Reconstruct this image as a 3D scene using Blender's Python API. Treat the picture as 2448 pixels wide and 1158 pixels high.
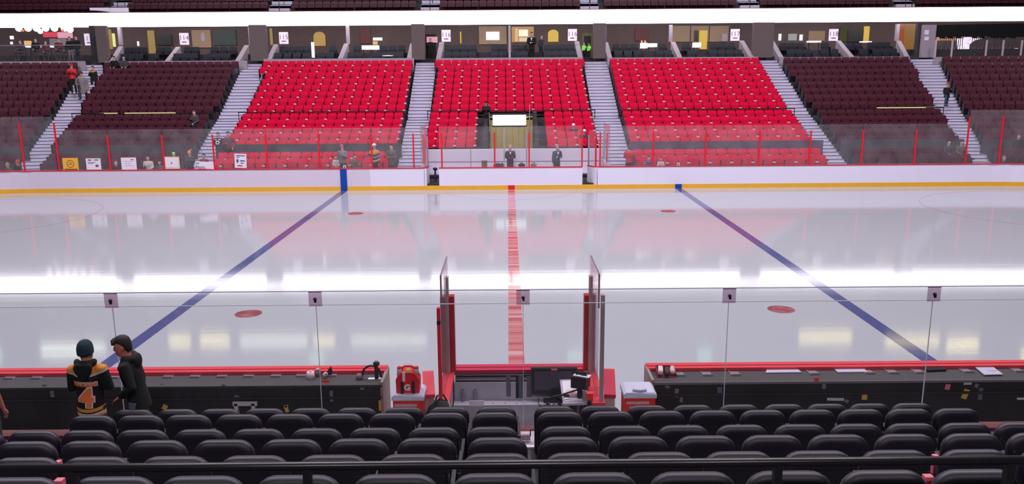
import bpy, bmesh, math, random
from mathutils import Vector, Matrix
random.seed(7)
PI = math.pi
S = bpy.context.scene
COL = S.collection
for o in list(bpy.data.objects): bpy.data.objects.remove(o)

# ------------------------------------------------------------------ camera
CAM = Vector((-0.1214, -24.6244, 5.3876)); F = 1946.1
PIT, YAW, ROL = 0.2068, 0.0035, -0.0070
cp, sp, cy_, sy_ = math.cos(PIT), math.sin(PIT), math.cos(YAW), math.sin(YAW)
FW = Vector((sy_*cp, cy_*cp, -sp)); RT = Vector((cy_, -sy_, 0)); UP = RT.cross(FW)
R2 = RT*math.cos(ROL) + UP*math.sin(ROL); U2 = UP*math.cos(ROL) - RT*math.sin(ROL)
cd = bpy.data.cameras.new('camera'); cam = bpy.data.objects.new('camera', cd); COL.objects.link(cam)
cam.matrix_world = Matrix(((R2.x, U2.x, -FW.x, CAM.x), (R2.y, U2.y, -FW.y, CAM.y), (R2.z, U2.z, -FW.z, CAM.z), (0, 0, 0, 1)))
cd.sensor_width = 36; cd.lens = F/2448*36; cd.clip_start = .1; cd.clip_end = 300
S.camera = cam

def ray(u, v): return FW + R2*((u-1224)/F) - U2*((v-579)/F)
def atY(u, v, Y):
    d = ray(u, v); t = (Y-CAM.y)/d.y; return CAM + d*t
def atZ(u, v, Z):
    d = ray(u, v); t = (Z-CAM.z)/d.z; return CAM + d*t

# ------------------------------------------------------------------ light
w = bpy.data.worlds.new('world'); S.world = w; w.use_nodes = True
bg = w.node_tree.nodes['Background']; bg.inputs[0].default_value = (.55, .47, .62, 1); bg.inputs[1].default_value = .22
S.view_settings.view_transform = 'Standard'; S.view_settings.look = 'None'
S.view_settings.exposure = 0.0; S.view_settings.gamma = 1.0; S.view_settings.use_curve_mapping = False

def area(name, loc, tgt, sx, sy, power, col=(1, .93, 1.03)):
    l = bpy.data.lights.new(name, 'AREA'); l.shape = 'RECTANGLE'; l.size = sx; l.size_y = sy; l.energy = power; l.color = col
    o = bpy.data.objects.new(name, l); COL.objects.link(o); o.location = loc
    o.rotation_euler = (Vector(tgt)-Vector(loc)).to_track_quat('-Z', 'Y').to_euler()
    return o
for x in (-27, -9, 9, 27):                      # lamp trusses over the ice
    area('truss_lamp', (x, 4, 26), (x*.9, 9, 0), 7, 3, 1900)
    area('truss_lamp', (x, -6, 26), (x*.9, -2, 0), 7, 3, 1100)
for x in (-12, 0, 12):                          # truss lamps over the near benches
    area('bench_lamp', (x, -9, 20), (x, -14.5, 0), 4, 2, 900)
for x in (-11, 0, 11):                          # unseen fill lamps added behind the camera to brighten the near side
    area('fill_lamp', (x, -33, 15), (x*.8, -14, 1), 5, 2, 620)
for x in (-25, -9, 9, 25):                      # truss lamps washing the far stand
    area('stand_lamp', (x, 5, 23), (x*.95, 22, 3), 5, 2, 1250)

# ------------------------------------------------------------------ materials
MATS = {}
def mat(name, col, rough=.6, metal=0, emit=None, es=1, noise=0, nscale=20, spec=.5, coat=0, stretch=None):
    if name in MATS: return MATS[name]
    m = bpy.data.materials.new(name); m.use_nodes = True; nt = m.node_tree; b = nt.nodes['Principled BSDF']
    c = (*col, 1)
    b.inputs['Base Color'].default_value = c; b.inputs['Roughness'].default_value = rough; b.inputs['Metallic'].default_value = metal
    b.inputs['Specular IOR Level'].default_value = spec
    if coat: b.inputs['Coat Weight'].default_value = coat
    if emit: b.inputs['Emission Color'].default_value = (*emit, 1); b.inputs['Emission Strength'].default_value = es
    if noise:
        tc = nt.nodes.new('ShaderNodeTexCoord'); mp = nt.nodes.new('ShaderNodeMapping'); n = nt.nodes.new('ShaderNodeTexNoise')
        if stretch: mp.inputs['Scale'].default_value = stretch
        n.inputs['Scale'].default_value = nscale; n.inputs['Detail'].default_value = 4
        mx = nt.nodes.new('ShaderNodeMix'); mx.data_type = 'RGBA'
        mx.inputs[6].default_value = tuple(max(0, x*(1-noise)) for x in col)+(1,); mx.inputs[7].default_value = tuple(x*(1+noise) for x in col)+(1,)
        nt.links.new(tc.outputs['Object'], mp.inputs[0]); nt.links.new(mp.outputs[0], n.inputs['Vector'])
        nt.links.new(n.outputs[0], mx.inputs[0]); nt.links.new(mx.outputs[2], b.inputs['Base Color'])
    MATS[name] = m; return m
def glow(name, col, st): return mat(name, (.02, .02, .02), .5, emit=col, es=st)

def glassmat(name, dirt, tint=(.97, .98, .98), refl=.5, dcol=(.8, .76, .84)):
    m = bpy.data.materials.new(name); m.use_nodes = True; nt = m.node_tree; nt.nodes.clear()
    out = nt.nodes.new('ShaderNodeOutputMaterial'); tr = nt.nodes.new('ShaderNodeBsdfTransparent'); tr.inputs[0].default_value = (*tint, 1)
    gl = nt.nodes.new('ShaderNodeBsdfGlossy'); gl.inputs['Roughness'].default_value = .03; df = nt.nodes.new('ShaderNodeBsdfDiffuse'); df.inputs[0].default_value = (*dcol, 1)
    lw = nt.nodes.new('ShaderNodeLayerWeight'); lw.inputs[0].default_value = .5
    pw = nt.nodes.new('ShaderNodeMath'); pw.operation = 'POWER'; pw.inputs[1].default_value = 4
    mu = nt.nodes.new('ShaderNodeMath'); mu.operation = 'MULTIPLY_ADD'; mu.inputs[1].default_value = refl; mu.inputs[2].default_value = .025
    m1 = nt.nodes.new('ShaderNodeMixShader'); m2 = nt.nodes.new('ShaderNodeMixShader')
    tc = nt.nodes.new('ShaderNodeTexCoord'); n = nt.nodes.new('ShaderNodeTexNoise'); n.inputs['Scale'].default_value = 1.6; n.inputs['Detail'].default_value = 5
    dm = nt.nodes.new('ShaderNodeMath'); dm.operation = 'MULTIPLY'; dm.inputs[1].default_value = dirt*2
    L = nt.links.new
    L(lw.outputs['Facing'], pw.inputs[0]); L(pw.outputs[0], mu.inputs[0]); L(mu.outputs[0], m1.inputs[0]); L(tr.outputs[0], m1.inputs[1]); L(gl.outputs[0], m1.inputs[2])
    L(tc.outputs['Object'], n.inputs['Vector']); L(n.outputs[0], dm.inputs[0]); L(dm.outputs[0], m2.inputs[0]); L(m1.outputs[0], m2.inputs[1]); L(df.outputs[0], m2.inputs[2]); L(m2.outputs[0], out.inputs[0])
    MATS[name] = m; return m

def icemat(name, col, col2=None, pat=None, rough=.062):
    """white ice sheet, or paint lying under the same wet glossy surface"""
    m = bpy.data.materials.new(name); m.use_nodes = True; nt = m.node_tree; b = nt.nodes['Principled BSDF']; L = nt.links.new
    b.inputs['Roughness'].default_value = rough; b.inputs['IOR'].default_value = 1.25
    tc = nt.nodes.new('ShaderNodeTexCoord'); mp = nt.nodes.new('ShaderNodeMapping'); mp.inputs['Scale'].default_value = (.05, 2.2, 1)
    n = nt.nodes.new('ShaderNodeTexNoise'); n.inputs['Scale'].default_value = 2.2; n.inputs['Detail'].default_value = 7; n.inputs['Roughness'].default_value = .65
    L(tc.outputs['Object'], mp.inputs[0]); L(mp.outputs[0], n.inputs['Vector'])
    n2 = nt.nodes.new('ShaderNodeTexNoise'); n2.inputs['Scale'].default_value = .35; n2.inputs['Detail'].default_value = 5; L(tc.outputs['Object'], n2.inputs['Vector'])
    mx = nt.nodes.new('ShaderNodeMix'); mx.data_type = 'RGBA'
    k = .93
    mx.inputs[6].default_value = tuple(c*k for c in col)+(1,); mx.inputs[7].default_value = (*col, 1)
    L(n2.outputs[0], mx.inputs[0]); src = mx.outputs[2]
    if pat:                                        # paler checks printed along the line
        br = nt.nodes.new('ShaderNodeTexNoise'); br.inputs['Scale'].default_value = 1.0; br.inputs['Detail'].default_value = 3
        mp2 = nt.nodes.new('ShaderNodeMapping'); mp2.inputs['Scale'].default_value = pat
        L(tc.outputs['Object'], mp2.inputs[0]); L(mp2.outputs[0], br.inputs['Vector'])
        rp = nt.nodes.new('ShaderNodeValToRGB'); rp.color_ramp.elements[0].position = .42; rp.color_ramp.elements[1].position = .62
        L(br.outputs[0], rp.inputs[0])
        m3 = nt.nodes.new('ShaderNodeMix'); m3.data_type = 'RGBA'; m3.inputs[7].default_value = (*col2, 1)
        L(rp.outputs[0], m3.inputs[0]); L(src, m3.inputs[6]); src = m3.outputs[2]
    L(src, b.inputs['Base Color'])
    r = nt.nodes.new('ShaderNodeMapRange'); r.inputs[3].default_value = rough*.6; r.inputs[4].default_value = rough*1.5
    L(n.outputs[0], r.inputs[0]); L(r.outputs[0], b.inputs['Roughness'])
    bp = nt.nodes.new('ShaderNodeBump'); bp.inputs['Strength'].default_value = .05; bp.inputs['Distance'].default_value = .012
    L(n.outputs[0], bp.inputs['Height']); L(bp.outputs[0], b.inputs['Normal'])
    MATS[name] = m; return m

M_ICE = icemat('ice', (.425, .437, .468))
M_BLUEICE = icemat('blue_paint_in_ice', (.08, .09, .225))
M_REDICE = icemat('red_paint_in_ice', (.44, .10, .115), (.62, .33, .33), (.05, 3.2, 1))
M_DOTICE = icemat('red_dot_in_ice', (.27, .07, .085), (.36, .13, .14), (4, 4, 1))
M_THIN = icemat('thin_line_in_ice', (.42, .30, .40))
M_CREASE = icemat('crease_line_in_ice', (.58, .35, .34))
M_BOARD = mat('board_white', (.80, .76, .92), .35, noise=.03, nscale=.6)
M_BOARDP = mat('board_pinkish', (.70, .61, .74), .35, noise=.03, nscale=.6)
M_YEL = mat('kick_yellow', (.80, .42, .03), .4, noise=.08, nscale=3)
M_BLUE = mat('line_blue', (.0, .055, .38), .4)
M_RED = mat('cap_red', (.62, .01, .03), .4)
M_POST = mat('post_red', (.75, .012, .03), .4)
M_NEARRED = mat('near_cap_red', (.66, .035, .055), .5, noise=.15, nscale=6, stretch=(.3, 6, 1))
M_ALU = mat('aluminium', (.55, .5, .55), .4, .6)
M_WHITE = mat('white_plastic', (.85, .8, .88), .5)
M_GLASSF = glassmat('rink_glass_worn', .05)
M_GLASSN = glassmat('bench_glass', .012, refl=.35)
M_GLASSD = glassmat('divider_glass', .05, tint=(.9, .87, .9), refl=.35)
M_SEATR = mat('seat_red', (.68, .0025, .045), .55, spec=.12, noise=.08, nscale=3)
M_SEATR2 = mat('seat_red_pan', (.66, .0025, .043), .55, spec=.12, noise=.08, nscale=3)
M_SEATM = mat('seat_maroon', (.078, .011, .025), .5, spec=.35, noise=.15, nscale=3)
M_SEATM2 = mat('seat_maroon_pan', (.064, .009, .021), .5, spec=.35)
M_NAVY = mat('seat_navy', (.012, .014, .024), .55, noise=.2, nscale=8)
M_TAG = mat('cup_holder_pale', (.75, .48, .52), .5)
M_BLACK = mat('black_metal', (.008, .007, .009), .45)
M_DARK = mat('dark_concrete', (.045, .038, .048), .85, noise=.2, nscale=2)
M_STEP = mat('step_lavender', (.52, .49, .62), .8, noise=.08, nscale=2)
M_NOSE = mat('step_edge_dark', (.05, .045, .07), .8)
M_TAUPE = mat('taupe_concrete', (.13, .10, .10), .85, noise=.12, nscale=3)
M_LTAUPE = mat('pale_parapet', (.36, .30, .36), .8, noise=.08, nscale=3)
M_BROWN = mat('brown_wall', (.085, .055, .058), .8, noise=.2, nscale=2)
M_BEIGE = mat('beige_wall', (.30, .21, .15), .8, noise=.15, nscale=2)
M_CEIL = mat('ceiling_dark', (.06, .05, .06), .9)
M_CHAIR = mat('near_seat_vinyl', (.015, .0095, .020), .46, noise=.2, nscale=60, spec=.55)
M_CHAIRB = mat('near_seat_shell', (.014, .012, .017), .5)
M_SHELF = mat('shelf_grey', (.052, .045, .048), .75, noise=.3, nscale=30)
M_BENCHBLK = mat('bench_black', (.004, .0035, .0045), .6, noise=.4, nscale=3)
M_GREYW = mat('grey_white_panel', (.42, .38, .44), .6, noise=.08, nscale=5)
M_SKIN = mat('skin', (.50, .23, .18), .55)
M_SKIN2 = mat('skin_pale', (.60, .34, .30), .55)
M_HAIR = mat('hair_dark', (.012, .008, .007), .7)
M_HAIRB = mat('hair_brown', (.06, .03, .018), .7)
M_BLOND = mat('hair_blond', (.45, .28, .16), .7)
M_CLBLK = mat('cloth_black', (.0035, .0035, .004), .85, noise=.3, nscale=30)
M_CLGRY = mat('cloth_grey', (.20, .17, .18), .85, noise=.15, nscale=20)
M_CLDGR = mat('cloth_dark_grey', (.045, .04, .05), .85, noise=.2, nscale=20)
M_CLRED = mat('cloth_red', (.60, .012, .02), .8, noise=.1, nscale=20)
M_CLNAV = mat('cloth_navy', (.012, .016, .035), .85)
M_CLJEAN = mat('cloth_jean', (.035, .07, .14), .85, noise=.2, nscale=20)
M_CLLJEAN = mat('cloth_light_jean', (.10, .11, .16), .85, noise=.25, nscale=20)
M_CLMAR = mat('cloth_maroon', (.12, .02, .035), .85)
M_CLPALE = mat('cloth_pale', (.55, .48, .45), .85, noise=.15, nscale=15)
M_CLGRN = mat('cloth_lime', (.25, .85, .12), .7, emit=(.25, .9, .15), es=.15)
M_CLTEAL = mat('beanie_teal', (.008, .028, .045), .9, noise=.4, nscale=90)
M_CLOLV = mat('cloth_olive', (.09, .075, .05), .85)
M_CLORG = mat('cloth_orange', (.75, .25, .05), .8)
M_CLGOLD = mat('cloth_gold', (.72, .33, .04), .8, noise=.1, nscale=20)
M_EYE = mat('eye_dark', (.01, .008, .008), .3)
M_LIP = mat('lip', (.30, .09, .08), .5)
M_PAPER = mat('paper_white', (.80, .74, .84), .7)

# ------------------------------------------------------------------ mesh helper
class MB:
    def __init__(s): s.v = []; s.f = []; s.m = []
    def add(s, vs, fs, mi=0):
        b = len(s.v); s.v += [tuple(p) for p in vs]; s.f += [tuple(i+b for i in f) for f in fs]; s.m += [mi]*len(fs); return s
    def box(s, x0, x1, y0, y1, z0, z1, mi=0, M=None):
        p = [Vector((x, y, z)) for z in (z0, z1) for y in (y0, y1) for x in (x0, x1)]
        if M is not None: p = [M @ q for q in p]
        return s.add(p, [(0, 2, 3, 1), (4, 5, 7, 6), (0, 1, 5, 4), (2, 6, 7, 3), (0, 4, 6, 2), (1, 3, 7, 5)], mi)
    def prism(s, poly, off, mi=0):                       # poly: 3d points, extruded by vector off
        n = len(poly); off = Vector(off); a = [Vector(p) for p in poly]
        return s.add(a+[p+off for p in a], [tuple(range(n))[::-1], tuple(range(n, 2*n))]+[(i, (i+1) % n, n+(i+1) % n, n+i) for i in range(n)], mi)
    def tube(s, pts, rad, n=8, mi=0, cap=True):
        pts = [Vector(p) for p in pts]
        if not isinstance(rad, (list, tuple)): rad = [rad]*len(pts)
        vs = []; fs = []; prev = None
        for i, p in enumerate(pts):
            d = (pts[min(i+1, len(pts)-1)]-pts[max(i-1, 0)]).normalized()
            if prev is None: a = d.orthogonal().normalized()
            else: a = (prev-d*prev.dot(d)); a = a.normalized() if a.length > 1e-5 else d.orthogonal().normalized()
            prev = a; b = d.cross(a)
            for k in range(n):
                t = 2*PI*k/n; vs.append(p+(a*math.cos(t)+b*math.sin(t))*rad[i])
        for i in range(len(pts)-1):
            for k in range(n): fs.append((i*n+k, i*n+(k+1) % n, (i+1)*n+(k+1) % n, (i+1)*n+k))
        if cap: fs.append(tuple(range(n))[::-1]); fs.append(tuple(range((len(pts)-1)*n, len(pts)*n)))
        return s.add(vs, fs, mi)
    def rings(s, rs, n=14, mi=0):                        # rs: (center, ax vector, ay vector)
        vs = []; fs = []
        for c, ax, ay in rs:
            for k in range(n):
                t = 2*PI*k/n; vs.append(Vector(c)+Vector(ax)*math.cos(t)+Vector(ay)*math.sin(t))
        m = len(rs)
        for i in range(m-1):
            for k in range(n): fs.append((i*n+k, i*n+(k+1) % n, (i+1)*n+(k+1) % n, (i+1)*n+k))
        fs.append(tuple(range(n))[::-1]); fs.append(tuple(range((m-1)*n, m*n)))
        return s.add(vs, fs, mi)
    def ell(s, c, rx, ry, rz, nu=12, nv=8, mi=0, M=None, zmin=-1.0):
        rs = []
        for i in range(nv+1):
            t = -PI/2+PI*i/nv; z = max(math.sin(t), zmin); r = math.sqrt(max(1e-4, 1-z*z))
            rs.append((z, r))
        vs = []; fs = []
        for z, r in rs:
            for k in range(nu):
                a = 2*PI*k/nu; p = Vector((rx*r*math.cos(a), ry*r*math.sin(a), rz*z))
                if M is not None: p = M @ p
                vs.append(p+Vector(c))
        for i in range(nv):
            for k in range(nu): fs.append((i*nu+k, i*nu+(k+1) % nu, (i+1)*nu+(k+1) % nu, (i+1)*nu+k))
        fs.append(tuple(range(nu))[::-1]); fs.append(tuple(range(nv*nu, (nv+1)*nu)))
        return s.add(vs, fs, mi)
    def lathe(s, prof, c=(0, 0, 0), n=16, mi=0, M=None):
        vs = []; fs = []
        for r, z in prof:
            for k in range(n):
                a = 2*PI*k/n; p = Vector((r*math.cos(a), r*math.sin(a), z))
                if M is not None: p = M @ p
                vs.append(p+Vector(c))
        for i in range(len(prof)-1):
            for k in range(n): fs.append((i*n+k, i*n+(k+1) % n, (i+1)*n+(k+1) % n, (i+1)*n+k))
        fs.append(tuple(range(n))[::-1]); fs.append(tuple(range((len(prof)-1)*n, len(prof)*n)))
        return s.add(vs, fs, mi)
    def merge(s, o, M, mis=None):
        b = len(s.v); s.v += [tuple(M @ Vector(p)) for p in o.v]; s.f += [tuple(i+b for i in f) for f in o.f]
        s.m += [(mis if mis is not None else x) for x in o.m]
    def mesh(s, name, mats, smooth=False):
        me = bpy.data.meshes.new(name); me.from_pydata(s.v, [], s.f)
        for q in (mats if isinstance(mats, (list, tuple)) else [mats]): me.materials.append(q)
        me.polygons.foreach_set('material_index', s.m)
        if smooth: me.polygons.foreach_set('use_smooth', [True]*len(s.f))
        bm = bmesh.new(); bm.from_mesh(me); bmesh.ops.recalc_face_normals(bm, faces=bm.faces); bm.to_mesh(me); bm.free()
        me.update(); return me
    def build(s, name, mats, parent=None, smooth=False, loc=None):
        o = bpy.data.objects.new(name, s.mesh(name, mats, smooth)); COL.objects.link(o)
        if parent: o.parent = parent
        if loc: o.location = loc
        return o
def tag(o, label=None, cat=None, group=None, kind=None):
    if label: o['label'] = label
    if cat: o['category'] = cat
    if group: o['group'] = group
    if kind: o['kind'] = kind
    return o
def thing(name, label, cat, loc=(0, 0, 0), rz=0, group=None, kind=None):
    o = bpy.data.objects.new(name, None); COL.objects.link(o); o.location = loc; o.rotation_euler = (0, 0, rz); o.empty_display_size = .1
    return tag(o, label, cat, group, kind)
def struct(name, mb, m, parent=None, smooth=False):
    o = mb.build(name, m, parent, smooth)
    if not parent: o['kind'] = 'structure'
    return o
def instance(me, name, parent=None, loc=None):
    o = bpy.data.objects.new(name, me); COL.objects.link(o)
    if parent: o.parent = parent
    if loc: o.location = loc
    return o
def copy_tree(o, parent=None, kids=None):
    c = o.copy(); COL.objects.link(c)
    if parent: c.parent = parent
    for ch in kids[o] if kids else list(o.children): 
        d = ch.copy(); COL.objects.link(d); d.parent = c
    return c
def Mloc(x, y, z, rz=0): return Matrix.Translation((x, y, z)) @ Matrix.Rotation(rz, 4, 'Z')
def text_mesh(body, size, mats, extr=.002, bold=0, res=2):
    cu = bpy.data.curves.new('lettering', 'FONT'); cu.body = body; cu.size = size; cu.extrude = extr; cu.offset = bold; cu.align_x = 'CENTER'; cu.align_y = 'CENTER'; cu.resolution_u = res
    ob = bpy.data.objects.new('tmp', cu); me = bpy.data.meshes.new_from_object(ob); bpy.data.objects.remove(ob)
    me.materials.clear(); me.materials.append(mats); return me
ORD = ['front', 'second', 'third', 'fourth', 'fifth', 'sixth', 'seventh', 'eighth', 'ninth', 'tenth', 'eleventh', 'twelfth', 'thirteenth', 'fourteenth', 'fifteenth', 'sixteenth', 'seventeenth', 'eighteenth', 'nineteenth', 'twentieth', '21st', '22nd', '23rd', '24th', '25th', '26th']
def first(i): return 'first' if i == 0 else ORD[i]

# ------------------------------------------------------------------ rink geometry
YB = 12.954; S0 = 21.946; RC = 8.534; CYC = YB-RC
def path(s, o):
    """point on the far bowl at distance o behind the board line, s along it; straight then round the corner"""
    a = abs(s); sg = -1 if s < 0 else 1
    if a <= S0: return s, YB+o, 0.0
    R = RC+o; th = (a-S0)/R
    return sg*(S0+R*math.sin(th)), CYC+R*math.cos(th), -sg*th
def s_of_x(X, o):
    a = abs(X); sg = -1 if X < 0 else 1
    if a <= S0: return X
    R = RC+o; return sg*(S0+R*math.asin(min(.999, (a-S0)/R)))
def sweep(s0, s1, sec, ds=1.0):
    """sweep a closed (o,z) section along the far board line"""
    mb = MB(); n = max(1, int(abs(s1-s0)/ds+.999)); ss = [s0+(s1-s0)*i/n for i in range(n+1)]
    if all(abs(q) <= S0 for q in (s0, s1)): ss = [s0, s1]
    k = len(sec); vs = []; fs = []
    for q in ss:
        for o, z in sec: x, y, r = path(q, o); vs.append((x, y, z))
    for i in range(len(ss)-1):
        for j in range(k): fs.append((i*k+j, i*k+(j+1) % k, (i+1)*k+(j+1) % k, (i+1)*k+j))
    fs.append(tuple(range(k))[::-1]); fs.append(tuple(range((len(ss)-1)*k, len(ss)*k)))
    return mb.add(vs, fs)
def rect(o0, o1, z0, z1): return [(o0, z0), (o1, z0), (o1, z1), (o0, z1)]

# ice
ice = MB()
pts = [(-34, -YB), (34, -YB), (34, YB), (-34, YB)]
ice.prism([(x, y, -.1) for x, y in pts], (0, 0, .1))
floor = struct('floor', ice, M_ICE); floor['label'] = 'white wet ice sheet of the rink'
sub = MB(); sub.box(-60, 60, -45, 60, -.4, -.12)
struct('arena_slab', sub, M_DARK)
def flat(name, polys, m, z=.0015):
    mb = MB()
    for p in polys: mb.prism([(x, y, z-.001) for x, y in p], (0, 0, .001))
    return mb.build(name, m, floor)
BX = 7.772
for x in (-BX, BX): flat('blue_line', [[(x-.1524, -YB), (x+.1524, -YB), (x+.1524, YB), (x-.1524, YB)]], M_BLUEICE)
flat('centre_line', [[(-.1524, -YB), (.1524, -YB), (.1524, YB), (-.1524, YB)]], M_REDICE)
for x in (-6.1, 6.1):
    for y in (-6.706, 6.706):
        flat('faceoff_spot', [[(x+.305*math.cos(a*PI/14), y+.305*math.sin(a*PI/14)) for a in range(28)]], M_DOTICE, .0025)
def arc(cx, cy, R, a0, a1, wd=.05, n=40):
    out = []
    for i in range(n):
        t0 = a0+(a1-a0)*i/n; t1 = a0+(a1-a0)*(i+1)/n
        out.append([(cx+r*math.cos(t), cy+r*math.sin(t)) for r, t in ((R-wd/2, t0), (R+wd/2, t0), (R+wd/2, t1), (R-wd/2, t1))])
    return out
for sx in (-1, 1):
    for sy in (-1, 1): flat('faceoff_circle', arc(sx*21.03, sy*6.706, 4.572, 0, 2*PI, .05, 56), M_THIN, .0025)
flat('referee_crease', arc(0, YB, 3.048, PI, 2*PI, .05), M_CREASE, .0025)

# far dasher boards ------------------------------------------------
HB = 1.05
def boards(label, s0, s1, near=None):
    t = thing('dasher_boards', label, 'boards')
    n = max(1, round(abs(s1-s0)/2.44))
    for i in range(n):
        a = s0+(s1-s0)*i/n; b = s0+(s1-s0)*(i+1)/n
        m = M_BOARDP if (a+b)/2 < -BX else M_BOARD
        sweep(a+.0006, b-.0006, rect(0, .10, .20, HB-.04)).build('board_panel', m, t)
    sweep(s0, s1, rect(-.012, .10, 0, .2)).build('kickplate', M_YEL, t)
    sweep(s0, s1, rect(-.015, .14, HB-.04, HB)).build('cap_rail', M_RED, t)
    return t
GL0, GL1 = -4.05, -3.35; GR0, GR1 = 3.30, 4.0
bl = boards('white boards with yellow kickplate and tall blue stripe, left of penalty boxes', -29, GL0)
bc = boards('white boards with red kickplate mark between the two penalty box gates', GL1, GR0)
br_ = boards('white boards with yellow kickplate, right of the open penalty box gate', GR1, 29)
mb = MB(); mb.box(-BX-.1524, -BX+.1524, YB-.02, YB-.005, 0.0, HB-.04); mb.build('blue_stripe', M_BLUE, bl)
mb = MB(); mb.box(BX-.1524, BX+.1524, YB-.02, YB-.005, 0.0, .2); mb.build('blue_stripe', M_BLUE, br_)
mb = MB(); mb.box(-.1524, .1524, YB-.02, YB-.005, 0, .2); mb.build('red_stripe', M_RED, bc)
for (a, b, t) in ((GL0, GL1, bl), (GR0, GR1, br_)):
    mb = MB(); mb.box(a, b, YB-.012, YB+.1, 0, .2); mb.build('gate_sill', M_YEL, t)

# far glass ------------------------------------------------
def glasswall(label, xs_px, zt, s0, s1, postdrop=.27):
    """panes between red posts (pixel x of the post feet)"""
    t = thing('rink_glass', label, 'glass')
    xs = [s_of_x(atY(u, 399, YB+.06).x, .06) for u in xs_px]
    cuts = [s0]+[x for x in xs if s0+.2 < x < s1-.2]+[s1]
    for a, b in zip(cuts, cuts[1:]): sweep(a+.012, b-.012, rect(.055, .068, HB, zt)).build('glass_pane', M_GLASSF, t)
    for x in xs:
        X, Y, r = path(x, .03); m = MB(); m.box(-.035, .035, -.02, .02, HB, zt-postdrop); p = m.build('post', M_POST, t); p.location = (X, Y, 0); p.rotation_euler = (0, 0, r)
    return t
sA = s_of_x(atY(136, 399, YB).x, 0)
glasswall('tall glass panes with red posts at the far-left corner', [60, 142], 3.5, -29, sA)
glasswall('glass panes with red posts left of the penalty boxes, fan signs on it', [265, 394, 514, 640, 765, 890, 990], 2.9, sA, atY(1019, 399, YB).x)
glasswall('glass pane run with red posts in front of the penalty boxes', [1057, 1183, 1265, 1391], 2.92, GL1+.02, GR0-.02)
sB = s_of_x(atY(2308, 399, YB).x, 0)
glasswall('glass panes with red posts right of the penalty boxes', [1434, 1560, 1685, 1812, 1933, 2057, 2183], 2.9, GR1+.02, sB)
glasswall('tall glass panes with red posts at the far-right corner', [2305, 2384], 3.5, sB, 29)

# ------------------------------------------------------------------ far stand rows
ROWS = []                                              # (o, tread z)
for D, z in ((38.9, 1.06), (39.7, 1.30)): ROWS.append((D-24.62-YB, z-.45))
for i in range(5): ROWS.append((41.0+.8*i-24.62-YB, 1.77+.295*i-.45))
for i in range(8): ROWS.append((45.4+.8*i-24.62-YB, 3.33+.353*i-.45))
NR = len(ROWS); OF, OT = ROWS[0][0], ROWS[-1][0]
SECS = {  # name: (front-left X, top-left X, front-right X, top-right X, kind)
 'A': (-30, -38, -23.9, -26.2, 'm'), 'B': (-22.5, -24.7, -15.75, -16.65, 'm'), 'C': (-14.3, -15.0, -5.62, -5.95, 'r'),
 'D': (-4.25, -4.52, 4.33, 4.50, 'r'), 'E': (5.95, 6.12, 15.35, 15.32, 'r'), 'F': (16.4, 16.75, 22.2, 24.5, 'm'), 'G': (23.2, 26.3, 30, 38, 'm')}
SNAME = {'A': 'far-left corner block', 'B': 'block left of the red seats', 'C': 'block left of penalty boxes', 'D': 'block behind penalty boxes', 'E': 'block right of penalty boxes', 'F': 'block right of the red seats', 'G': 'far-right corner block'}
def edge(sec, r, right):
    a, b, c, d, k = SECS[sec]; t = (ROWS[r][0]-OF)/(OT-OF)
    return (c+(d-c)*t) if right else (a+(b-a)*t)
TUN = (-1.42, 1.42)                                    # tunnel through the centre block, rows 2..6
# stepped concrete under each block
for sec in SECS:
    mb = MB(); r0 = 2 if sec == 'D' else 0
    for r in range(r0, NR):
        o, z = ROWS[r]; ob = (ROWS[r+1][0]-.35) if r < NR-1 else o+.6
        zl = 0 if r == r0 else ROWS[r-1][1]-.5
        spans = [(edge(sec, r, 0), edge(sec, r, 1))]
        if sec == 'D' and r < 8: spans = [(spans[0][0], TUN[0]), (TUN[1], spans[0][1])]+([TUN] if r == 7 else [])
        for a, b in spans:
            zl = ROWS[r-1][1]-.5 if r > r0 else 0
            if sec == 'D' and (r > 7 or (a, b) == TUN): zl = z-.28 if r > 7 else z-.1
            p = sweep(s_of_x(a, o), s_of_x(b, o), rect(o-.35, ob, zl if sec == 'D' else min(zl, z-.3), z), 2.0); mb.merge(p, Matrix())
    t = struct('seating_terrace', mb, M_DARK)
    if sec != 'D':                                     # low parapet behind the two front rows
        o = ROWS[2][0]-.42; a, b = edge(sec, 1, 0), edge(sec, 1, 1)
        par = sweep(s_of_x(a, o), s_of_x(b+.2, o), rect(o, o+.08, .6, 1.93), 2)
        par.build('parapet', mat('parapet_plum', (.085, .05, .085), .8) if sec == 'E' else M_DARK, t)
walk = sweep(-29, GL0, rect(.145, OF-.36, -.02, .3)); walk.merge(sweep(GR1, 29, rect(.145, OF-.36, -.02, .3)), Matrix()); struct('floor', walk, M_DARK)
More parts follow.
